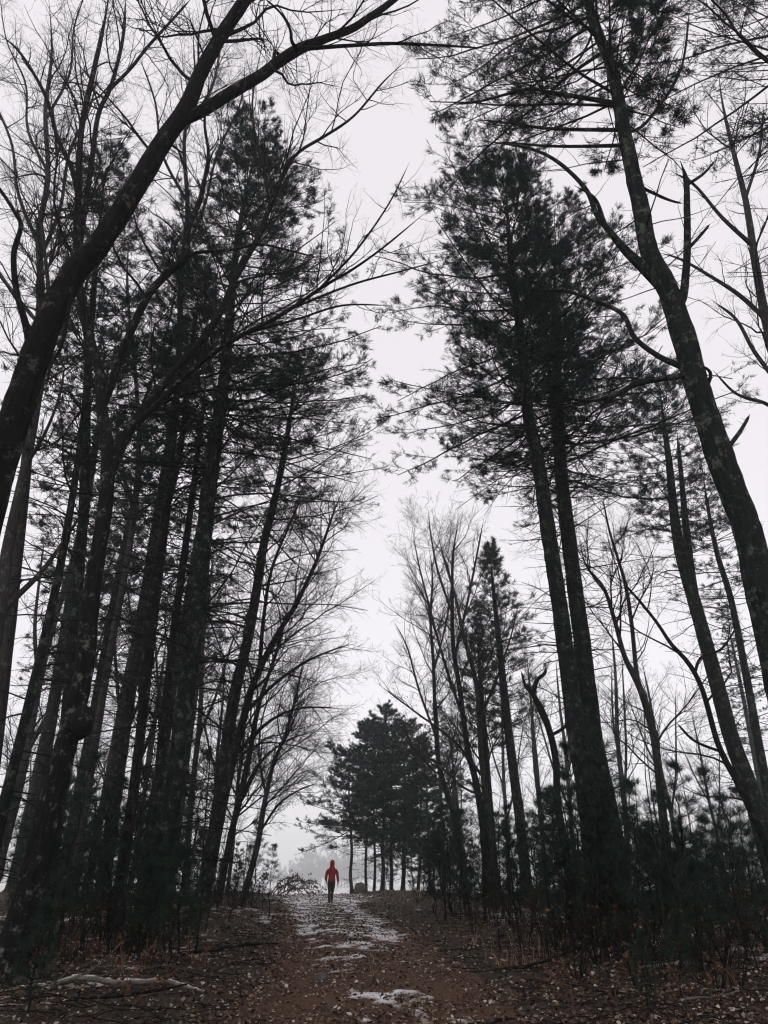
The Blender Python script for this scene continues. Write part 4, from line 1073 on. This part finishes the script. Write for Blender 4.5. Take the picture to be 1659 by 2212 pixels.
for (u0, u1, Y0, Y1, n, lb, gr) in ((960, 1660, 11, 24, 30, None, 'bare saplings on the right'), (1000, 1500, 24, 36, 16, None, 'bare saplings on the right'),
                                  (30, 520, 12, 30, 30, '', 'bare saplings on the left')):
    for j in range(n):
        uu = u0 + (u1 - u0) * (j + g.random()) / n; lc = at(uu, g.uniform(Y0, Y1))
        if abs(lc[0] - float(path_x(lc[1]))) < 2.7: continue
        if lb is None:
            lb2 = ('thin bare sapling stem near the track below the fan-crowned trees' if uu < 1120 else 'thin bare sapling stem before the right-hand pine pair' if uu < 1360 else
                   'thin bare sapling stem under the forked tree on the right' if uu < 1500 else 'thin bare sapling stem close to the right edge')
        else: lb2 = ('thin bare sapling stem left of the burled trunk or just behind it' if uu < 190 else 'thin bare sapling stem between the burled trunk and the thick pine' if uu < 350 else 'thin bare sapling stem right of the thick pine, left of the track')
        putbare(i % 4, lc, g.uniform(0, 6.28), g.uniform(0.6, 1.2), lb2, gr); i += 1

def shrub(seed, h):
    g = np.random.default_rng(seed)
    t = thing('bare_shrub', (0, 0, 0), 'x', 'shrub', 'brush')
    n = 9; m = 7
    st = np.zeros((m, n, 3)); az = g.uniform(0, 6.28, m); ln_ = g.uniform(0.15, 0.7, m)
    for i_ in range(n):
        q = i_ / (n - 1)
        st[:, i_, 0] = np.cos(az) * (0.06 + ln_ * h * q ** 1.3); st[:, i_, 1] = np.sin(az) * (0.06 + ln_ * h * q ** 1.3); st[:, i_, 2] = -0.05 + h * q * g.uniform(0.93, 1.03, m) * (1 - 0.3 * ln_ * q)
    rr = np.linspace(0.009, 0.003, n)[None] * np.ones((m, 1))
    for j_ in range(m):
        mb = MB(); tubes(mb, st[j_:j_ + 1], rr[j_:j_ + 1], 5); mb.build('stem', M['twig'], t)
    mb = MB()
    p1, r1 = grow(st, rr, g, 7, 0.2, 1, (0.4, 1.1), 0.4, 5, 0.14, 0.03, 0.6, 0.0028); tubes(mb, p1, r1, 3)
    p2, r2 = grow(p1, r1, g, 9, 0.15, 1, (0.4, 1.0), 0.5, 3, 0.16, 0.02, 0.6, 0.0022, maxn=6); tubes(mb, p2, r2, 3)
    cr = mb.build('crown', M['twig'], t)
    e_ = p2[g.random(len(p2)) < 0.22][:, -1]
    mb = MB(); leaf_batch(mb, e_, nrm(g.normal(size=e_.shape)), nrm(g.normal(size=e_.shape) + np.array([0, 0, -1.0])), g.uniform(0.03, 0.06, len(e_)), g, 0.5)
    mb.build('dead_leaves', M['rust'], cr, origin=(0, 0, 0), smooth=False)
    return t
sh = [shrub(750 + i_, h_) for i_, h_ in enumerate((1.0, 1.3, 0.8))]
used_h = set(); i = 0
for (u0, u1, Y0, Y1, n, lb, gr) in ((960, 1150, 18, 27, 16, 'low tangled brown shrub on the bank below the fan-crowned trees', 'brush on the right bank'), (1060, 1360, 12.5, 18, 20, 'low tangled brown shrub before the right-hand pine pair', 'brush on the right bank'),
                                  (1360, 1690, 10.5, 17, 24, 'low tangled brown shrub under the trees near the right edge', 'brush on the right bank'), (900, 1010, 30, 44, 10, 'low brown shrub on the bank beneath the young pine clump', 'brush on the right bank'),
                                  (60, 420, 12, 19, 16, 'low tangled shrub among the left trunks', 'brush under the left trees'), (430, 590, 22, 40, 12, 'low brown shrub on the left verge of the track', 'brush under the left trees')):
    for j in range(n):
        lc = at(u0 + (u1 - u0) * (j + g.random()) / n, g.uniform(Y0, Y1))
        if abs(lc[0] - float(path_x(lc[1]))) < 2.9: continue
        k_ = i % 3; i += 1; s_ = g.uniform(0.6, 1.25); rz_ = g.uniform(0, 6.28)
        if k_ not in used_h:
            used_h.add(k_); o = sh[k_]; o.location = lc; o.rotation_euler = (0, 0, rz_); o.scale = (s_, s_, s_); o['label'] = lb; o['group'] = gr
        else: copy_tree(sh[k_], lc, rz_, s_, lb, gr)

# ------------------------------------------------------------------ fallen wood, rock
def ground_line(pts, lift):
    """rows (u, Y, width m) -> points lying on the ground"""
    rows = []
    for (u, Y, w), l in zip(pts, lift):
        x, y, z = at(u, Y); rows.append([x, y, z + w * 0.4 + l, w * 0.5])
    return catmull(rows, 40)

def fallen(label, pts, lift, m, seed, sides=(), snow=False, twigs=2.0, name='fallen_branch'):
    g = np.random.default_rng(seed)
    c = ground_line(pts, lift)
    c[:, 2] += 0.012 * np.cumsum(g.normal(size=len(c))) * 0.3
    t = thing(name, (c[0, 0], c[0, 1], float(H(c[0, 0], c[0, 1]))), label, 'branch')
    mb = MB(); add_tube1(mb, c[:, :3], c[:, 3], 14, 0.14, seed); mb.build('stem', M[m], t)
    p1, r1 = grow(c[None, :, :3], c[None, :, 3], g, twigs, 0.2, 1, (0.3, 0.9), 0.3, 6, 0.10, 0.0, 0.45, 0.004)
    p1[:, :, 2] = np.maximum(p1[:, :, 2], H(p1[:, :, 0], p1[:, :, 1]) + 0.02)
    p2, r2 = grow(p1, r1, g, 5, 0.2, 1, (0.3, 0.9), 0.4, 4, 0.12, 0.0, 0.5, 0.003, maxn=5)
    p2[:, :, 2] = np.maximum(p2[:, :, 2], H(p2[:, :, 0], p2[:, :, 1]) + 0.015)
    for j in range(len(p1)):
        mb = MB(); tubes(mb, p1[j:j + 1], r1[j:j + 1], 5)
        dj = np.linalg.norm(p2[:, :1] - p1[j][None], axis=2).min(1) if len(p2) else np.zeros(0)
        dm = [np.linalg.norm(p2[:, :1] - p1[q][None], axis=2).min(1) for q in range(len(p1))] if len(p2) else []
        if len(p2):
            own = np.argmin(np.stack(dm), 0) == j
            tubes(mb, p2[own], r2[own], 3)
        mb.build('side_branch', M[m if m == 'log' else 'twig'], t)
    if snow:
        mb = MB(); c = catmull(c, 140); n = len(c); k = 9
        A = np.linspace(-0.95, 0.95, k)
        Tn = nrm(np.gradient(c[:, :3], axis=0)); side = nrm(np.cross(Tn, [0, 0, 1.0]))
        up = nrm(np.cross(side, Tn))
        th = 0.06 * fbm(np.arange(n)[:, None] * 0.16 + A[None] * 0.5, A[None] * 1.5 + np.zeros((n, 1)), 5, 3) + 0.0005 - 0.012 * np.abs(A / 0.95)[None] ** 3
        rr = c[:, 3:4] * 1.03 + th
        V = c[:, None, :3] + side[:, None] * (np.sin(A)[None, :, None] * rr[..., None]) + up[:, None] * (np.cos(A)[None, :, None] * rr[..., None])
        idx = np.arange(n * k).reshape(n, k)
        mb.add(V.reshape(-1, 3), quads=np.stack([idx[:-1, :-1], idx[:-1, 1:], idx[1:, 1:], idx[1:, :-1]], -1).reshape(-1, 4))
        so = mb.build('snow_cover', M['snow'], t); sa = so.data.attributes.new('depth', 'FLOAT', 'POINT'); sa.data.foreach_set('value', (np.clip(th, -0.01, 0.02) * 14).astype(np.float32).ravel())
    return t
fallen('snow-dusted pale fallen limb lying across the lower left corner', [(10, 10.2, 0.03), (60, 10.3, 0.045), (105, 10.45, 0.05), (145, 10.6, 0.055), (190, 10.72, 0.06), (240, 10.82, 0.058), (300, 10.95, 0.058), (355, 11.05, 0.05), (400, 11.1, 0.036), (440, 11.05, 0.016)], [0, 0.03, 0.015, 0.05, 0.07, 0.05, 0.06, 0.085, 0.05, 0.02], 'log', 801, snow=True, twigs=1.5)
fallen('thin mossy branch propped above the snow-dusted limb', [(245, 11.6, 0.05), (300, 11.9, 0.045), (345, 12.3, 0.04), (400, 12.2, 0.04), (470, 12.4, 0.03)], [0.0, 0.08, 0.12, 0.10, 0.02], 'grey', 802)
fallen('dark crooked stick in front of the snow-dusted limb', [(150, 9.6, 0.03), (250, 9.7, 0.035), (340, 10.1, 0.03), (400, 10.5, 0.02)], [0.03, 0.1, 0.16, 0.2], 'oak', 803)
fallen('dark fallen branch lying beyond the limb below the pines', [(390, 15, 0.06), (450, 15.6, 0.06), (540, 16.2, 0.05), (600, 16.2, 0.03)], [0.02, 0.05, 0.1, 0.12], 'oak', 804)
fallen('dead branch leaning in the right undergrowth', [(1090, 13.5, 0.04), (1150, 13.2, 0.045), (1230, 13.4, 0.04), (1300, 13.8, 0.02)], [0.02, 0.1, 0.22, 0.35], 'oak', 805)
fallen('dark stick lying on the track edge at the bottom', [(1010, 9.45, 0.03), (1060, 9.4, 0.035), (1110, 9.5, 0.025)], [0, 0.01, 0.01], 'oak', 806, twigs=0.8)
fallen('pale stick among leaves low on the right', [(1440, 9.9, 0.03), (1520, 10.0, 0.03), (1600, 10.3, 0.02)], [0.02, 0.05, 0.06], 'log', 807)

def treetop():
    g = np.random.default_rng(820)
    b = at(640, 45)
    t = thing('fallen_treetop', b, 'fallen treetop with arching limbs and limp dead leaves beside the crest', 'branch')
    ls = []
    for (u0, z0, u1, z1, u2, z2, dy) in ((585, 0.05, 632, 1.15, 672, 0.25, 0.6), (600, 0.1, 650, 1.0, 690, 0.3, -0.5), (590, 0.1, 625, 0.7, 650, 0.05, -1.0), (620, 0.2, 668, 0.95, 702, 0.35, 1.0), (600, 0.0, 655, 0.5, 705, 0.1, 0.0), (612, 0.3, 640, 1.25, 662, 0.5, 1.3)):
        rows = []
        for (u, z, k) in ((u0, z0, 0), (u1 * 0.5 + u0 * 0.5 - 3, z0 + (z1 - z0) * 0.75, 0.3), (u1, z1, 0.6), (u2 * 0.6 + u1 * 0.4, z2 + (z1 - z2) * 0.6, 0.8), (u2, z2, 1.0)):
            x, y, zz = at(u, 45 + dy * k); rows.append([x, y, zz + z * 0.8, 0.034 - 0.026 * k])
        c = catmull(rows, 24); ls.append(c)
        mb = MB(); add_tube1(mb, c[:, :3], c[:, 3], 7, 0.1, 3); mb.build('limb', M['grey'], t)
    P = np.stack([c[:, :3] for c in ls]); Rr = np.stack([c[:, 3] for c in ls])
    p1, r1 = grow(P, Rr, g, 7, 0.1, 1, (0.5, 1.1), 0.22, 6, 0.12, -0.10, 0.5, 0.006)
    p2, r2 = grow(p1, r1, g, 7, 0.1, 1, (0.4, 1.0), 0.45, 4, 0.15, -0.12, 0.6, 0.005, maxn=6)
    mb = MB(); tubes(mb, p1, r1, 4); tubes(mb, p2, r2, 3)
    cr = mb.build('crown', M['twig'], t)
    pts = np.concatenate([p2[:, 4], p2[:, 2], p1[:, 6], p1[:, 4]])
    pts = pts[g.random(len(pts)) < 0.85]
    pts = np.repeat(pts, 2, 0) + 0.05 * g.normal(size=(2 * len(pts), 3))
    hd = nrm(np.array([0, 0, -1.0]) + 0.35 * g.normal(size=pts.shape))
    mb = MB(); leaf_batch(mb, pts, nrm(g.normal(size=pts.shape)), hd, g.uniform(0.06, 0.12, len(pts)), g, 0.4)
    mb.build('dead_leaves', M['leaf'], cr, origin=t['_o'], smooth=False)
treetop()

def boulder(u, Y, w, h, seed, label):
    loc = at(u, Y)
    bm = bmesh.new(); bmesh.ops.create_icosphere(bm, subdivisions=4, radius=1.0)
    for vt in bm.verts:
        c = vt.co
        k = 1 + 0.4 * float(fbm(np.array([c.x * 1.3 + c.z + seed]), np.array([c.y * 1.3 - c.z * 0.6]), seed, 4)[0])
        vt.co = Vector((c.x * w * 0.5 * k, c.y * w * 0.45 * k, c.z * h * 0.62 * k + h * 0.22))
    me = bpy.data.meshes.new('boulder'); bm.to_mesh(me); bm.free(); me.materials.append(M['rock'])
    for f_ in me.polygons: f_.use_smooth = True
    o = bpy.data.objects.new('boulder', me); C.objects.link(o); o.location = loc
    tag(o, label, 'rock')
boulder(779, 47.5, 0.75, 0.72, 4, 'dark rounded boulder at the foot of the young pine clump')
boulder(694, 12.6, 0.16, 0.12, 9, 'fist-sized dark stone on the left edge of the track')

# ------------------------------------------------------------------ the walker
def person():
    loc = at(714, 35.5)
    S = 1.66 / 1.70
    root = thing('person', loc, 'person in red hooded jacket and black leggings walking away up the track', 'person')
    root.scale = (S, S, S); root.rotation_euler = (0, R(1.2), R(7))
    root['_o'] = [0.0, 0.0, 0.0]
    def loft(mb, rings, k=20, cap=True):
        """rings: (cx, cy, cz, rx, ry[, tilt axis dir]) stacked along z-ish"""
        rings = np.array(rings, float); n = len(rings)
        a = np.arange(k) * 2 * math.pi / k
        V = np.stack([rings[:, 0:1] + rings[:, 3:4] * np.cos(a), rings[:, 1:2] + rings[:, 4:5] * np.sin(a), rings[:, 2:3] + 0 * a], -1)
        idx = np.arange(n * k).reshape(n, k)
        q = np.stack([idx[:-1], np.roll(idx[:-1], -1, 1), np.roll(idx[1:], -1, 1), idx[1:]], -1).reshape(-1, 4)
        v = np.vstack([V.reshape(-1, 3), rings[0, :3], rings[-1, :3]])
        tr = [[n * k, (j + 1) % k, j] for j in range(k)] + [[n * k + 1, (n - 1) * k + j, (n - 1) * k + (j + 1) % k] for j in range(k)]
        mb.add(v, tris=tr, quads=q)
    def limb(mb, pts, k=12):
        c = catmull(pts, 26); n = len(c)
        P, rr = c[:, :3], c[:, 3]
        m2 = MB(); tubes(m2, P[None], rr[None], k)
        V = m2.v[0]; q = m2.q[0]
        v = np.vstack([V, P[0], P[-1]])
        tr = [[n * k, (j + 1) % k, j] for j in range(k)] + [[n * k + 1, (n - 1) * k + j, (n - 1) * k + (j + 1) % k] for j in range(k)]
        mb.add(v, tris=tr, quads=q)
    def finish(mb, name, m, parent, vox, sm=6):
        o = mb.build(name, m, parent, origin=(0, 0, 0))
        md = o.modifiers.new('r', 'REMESH'); md.mode = 'VOXEL'; md.voxel_size = vox; md.use_smooth_shade = True
        s = o.modifiers.new('s', 'SMOOTH'); s.iterations = sm; s.factor = 0.5
        return o
    # arms: shoulder, elbow, wrist
    AL = [(-0.145, 0.00, 1.345), (-0.222, 0.03, 1.21), (-0.240, 0.06, 1.08), (-0.245, 0.13, 0.96), (-0.215, 0.20, 0.88)]
    AR = [(0.145, 0.00, 1.345), (0.225, -0.02, 1.22), (0.245, -0.035, 1.09), (0.275, -0.01, 0.96), (0.282, 0.03, 0.84)]
    LL = [(-0.085, 0.0, 0.88), (-0.088, 0.03, 0.68), (-0.075, 0.035, 0.48), (-0.078, -0.06, 0.28), (-0.075, -0.13, 0.125)]   # trailing leg
    LR = [(0.085, 0.0, 0.88), (0.080, 0.05, 0.68), (0.062, 0.08, 0.48), (0.048, 0.10, 0.28), (0.045, 0.10, 0.09)]
    # body: one continuous surface, head to feet and fingers
    mb = MB()
    loft(mb, [(0, 0, 0.84, 0.13, 0.10), (0, 0, 0.92, 0.155, 0.11), (0, 0, 1.05, 0.125, 0.09), (0, 0, 1.2, 0.145, 0.10), (0, 0, 1.34, 0.165, 0.10), (0, 0, 1.42, 0.12, 0.08), (0, 0.01, 1.46, 0.055, 0.055), (0, 0.02, 1.52, 0.052, 0.055)])
    loft(mb, [(0, 0.02, 1.475, 0.03, 0.04), (0, 0.03, 1.50, 0.055, 0.07), (0, 0.03, 1.56, 0.07, 0.088), (0, 0.025, 1.62, 0.072, 0.09), (0, 0.02, 1.67, 0.058, 0.07), (0, 0.02, 1.695, 0.02, 0.03)])
    limb(mb, [(0, 0.115, 1.60, 0.010), (0, 0.128, 1.575, 0.013), (0, 0.118, 1.56, 0.010)], 8)                 # nose
    for s in (-1, 1): limb(mb, [(s * 0.072, 0.02, 1.61, 0.012), (s * 0.078, 0.015, 1.585, 0.014), (s * 0.072, 0.025, 1.56, 0.009)], 8)   # ears
    for A in (AL, AR):
        limb(mb, [(*A[0], 0.05), (*A[1], 0.042), (*A[2], 0.036), (*A[3], 0.032), (*A[4], 0.024)])
        w = np.array(A[4]); d = nrm(np.array(A[4]) - np.array(A[3])); d = nrm(d + np.array([0, 0, -0.6])); fwd = np.array([0, 1.0, 0.15]); fwd = nrm(fwd - (fwd @ d) * d); sidev = np.cross(d, fwd)
        limb(mb, [(*w, 0.024), (*(w + d * 0.045), 0.030), (*(w + d * 0.085), 0.028)])
        for j, (o_, l_) in enumerate(((0.030, 0.075), (0.010, 0.085), (-0.010, 0.078), (-0.028, 0.060))):
            b_ = w + d * 0.085 + fwd * o_
            limb(mb, [(*b_, 0.0095), (*(b_ + d * l_ * 0.5 + fwd * 0.004), 0.009), (*(b_ + d * l_ + fwd * 0.012 - np.sign(w[0]) * 0.02 * np.array([1, 0, 0])), 0.007)], 8)
        b_ = w + d * 0.03 + fwd * 0.026
        limb(mb, [(*b_, 0.011), (*(b_ + d * 0.03 + fwd * 0.018), 0.0105), (*(b_ + d * 0.06 + fwd * 0.022), 0.008)], 8)
    for Lg in (LL, LR):
        limb(mb, [(*Lg[0], 0.075), (*Lg[1], 0.066), (*Lg[2], 0.047), (*Lg[3], 0.045), (*Lg[4], 0.033)])
    limb(mb, [(-0.075, -0.13, 0.10, 0.030), (-0.075, -0.08, 0.055, 0.028), (-0.075, 0.02, 0.042, 0.02)]); limb(mb, [(0.045, 0.10, 0.08, 0.030), (0.045, 0.15, 0.05, 0.028), (0.045, 0.25, 0.042, 0.02)])
    body = finish(mb, 'body', M['skin'], root, 0.007, 3)
    # jacket with hood and sleeves
    mb = MB()
    loft(mb, [(0, 0, 0.885, 0.158, 0.125), (0, 0, 0.90, 0.164, 0.13), (0, 0, 0.96, 0.160, 0.125), (0, 0, 1.03, 0.146, 0.115), (0, 0, 1.12, 0.152, 0.12), (0, 0, 1.17, 0.158, 0.124), (0, 0, 1.19, 0.168, 0.131), (0, 0, 1.24, 0.170, 0.128), (0, 0, 1.32, 0.178, 0.13), (0, -0.005, 1.375, 0.158, 0.118), (0, -0.01, 1.42, 0.122, 0.108), (0, -0.01, 1.47, 0.10, 0.095)])
    for A in (AL, AR):
        limb(mb, [(*A[0], 0.066), (*A[1], 0.066), (*A[2], 0.060), (*A[3], 0.055), (*(np.array(A[4]) + np.array([0, -0.006, 0.015])), 0.042)])
    loft(mb, [(0, -0.005, 1.41, 0.125, 0.11), (0, 0.0, 1.45, 0.108, 0.11), (0, 0.01, 1.50, 0.104, 0.118), (0, 0.015, 1.56, 0.107, 0.124), (0, 0.015, 1.62, 0.104, 0.122), (0, 0.01, 1.675, 0.090, 0.105), (0, 0.0, 1.715, 0.064, 0.075), (0, -0.005, 1.738, 0.028, 0.035)])
    for z_ in (0.925, 0.965): loft(mb, [(0, 0, z_ - 0.008, 0.164, 0.128), (0, 0, z_, 0.168, 0.133), (0, 0, z_ + 0.008, 0.163, 0.127)])
    jk = finish(mb, 'jacket', M['red'], root, 0.012, 2)
    mb = MB()
    for s in (-1, 1):                                                    # hood seams and back yoke seam, standing just proud
        limb(mb, [(s * 0.035, -0.098, 1.45, 0.005), (s * 0.036, -0.106, 1.56, 0.005), (s * 0.032, -0.088, 1.67, 0.005), (s * 0.02, -0.03, 1.732, 0.005)], 6)
    limb(mb, [(-0.155, -0.07, 1.33, 0.004), (-0.09, -0.124, 1.315, 0.004), (0, -0.136, 1.31, 0.004), (0.09, -0.124, 1.315, 0.004), (0.155, -0.07, 1.33, 0.004)], 6)
    mb.build('seam', M['red'], jk, origin=(0, 0, 0))
    # leggings
    mb = MB()
    loft(mb, [(0, -0.01, 0.70, 0.02, 0.02), (0, -0.012, 0.75, 0.10, 0.09), (0, -0.012, 0.82, 0.148, 0.118), (0, -0.01, 0.88, 0.155, 0.118), (0, 0, 0.94, 0.148, 0.108)])
    for Lg in (LL, LR):
        limb(mb, [(*Lg[0], 0.092), (*Lg[1], 0.086), (*Lg[2], 0.064), (*Lg[3], 0.060), (*Lg[4], 0.046)])
    finish(mb, 'leggings', M['legging'], root, 0.010, 3)
    for (a, tz, nm) in ((LL, 0.0, 'boot'), (LR, 0.0, 'boot')):
        mb = MB(); x, y_, z_ = a[4]
        top = np.array(a[3]) * 0.45 + np.array(a[4]) * 0.55
        limb(mb, [(*top, 0.058), (x, y_ - 0.005, z_ + 0.03, 0.052), (x, y_ - 0.012, 0.055, 0.048), (x, y_ - 0.012, 0.03, 0.042)])
        limb(mb, [(x, y_ - 0.045, 0.035, 0.036), (x, y_ + 0.05, 0.042, 0.044), (x, y_ + 0.13, 0.038, 0.042), (x, y_ + 0.20, 0.032, 0.028)])
        finish(mb, nm, M['boot'], root, 0.009, 3)
person()

# ------------------------------------------------------------------ fog
def haze():
    bm = bmesh.new(); bmesh.ops.create_cube(bm, size=1.0)
    me = bpy.data.meshes.new('haze'); bm.to_mesh(me); bm.free()
    o = bpy.data.objects.new('haze', me); C.objects.link(o)
    zlo, zhi = -9.0, 62.0
    o.scale = (1900, 1500, zhi - zlo); o.location = (0, 600, (zlo + zhi) / 2)
    m = bpy.data.materials.new('haze'); m.use_nodes = True
    nt = m.node_tree; nt.nodes.clear()
    out = nt.nodes.new('ShaderNodeOutputMaterial'); pv = nt.nodes.new('ShaderNodeVolumePrincipled')
    pv.inputs['Color'].default_value = (0.90, 0.93, 0.93, 1); pv.inputs['Density'].default_value = 0.0013; pv.inputs['Anisotropy'].default_value = 0.75
    nt.links.new(pv.outputs[0], out.inputs['Volume'])
    me.materials.append(m)
    tag(o, 'thin pale winter fog filling the air between the trees', 'fog', kind='stuff')
haze()
for o in bpy.data.objects:
    if '_o' in o: del o['_o']
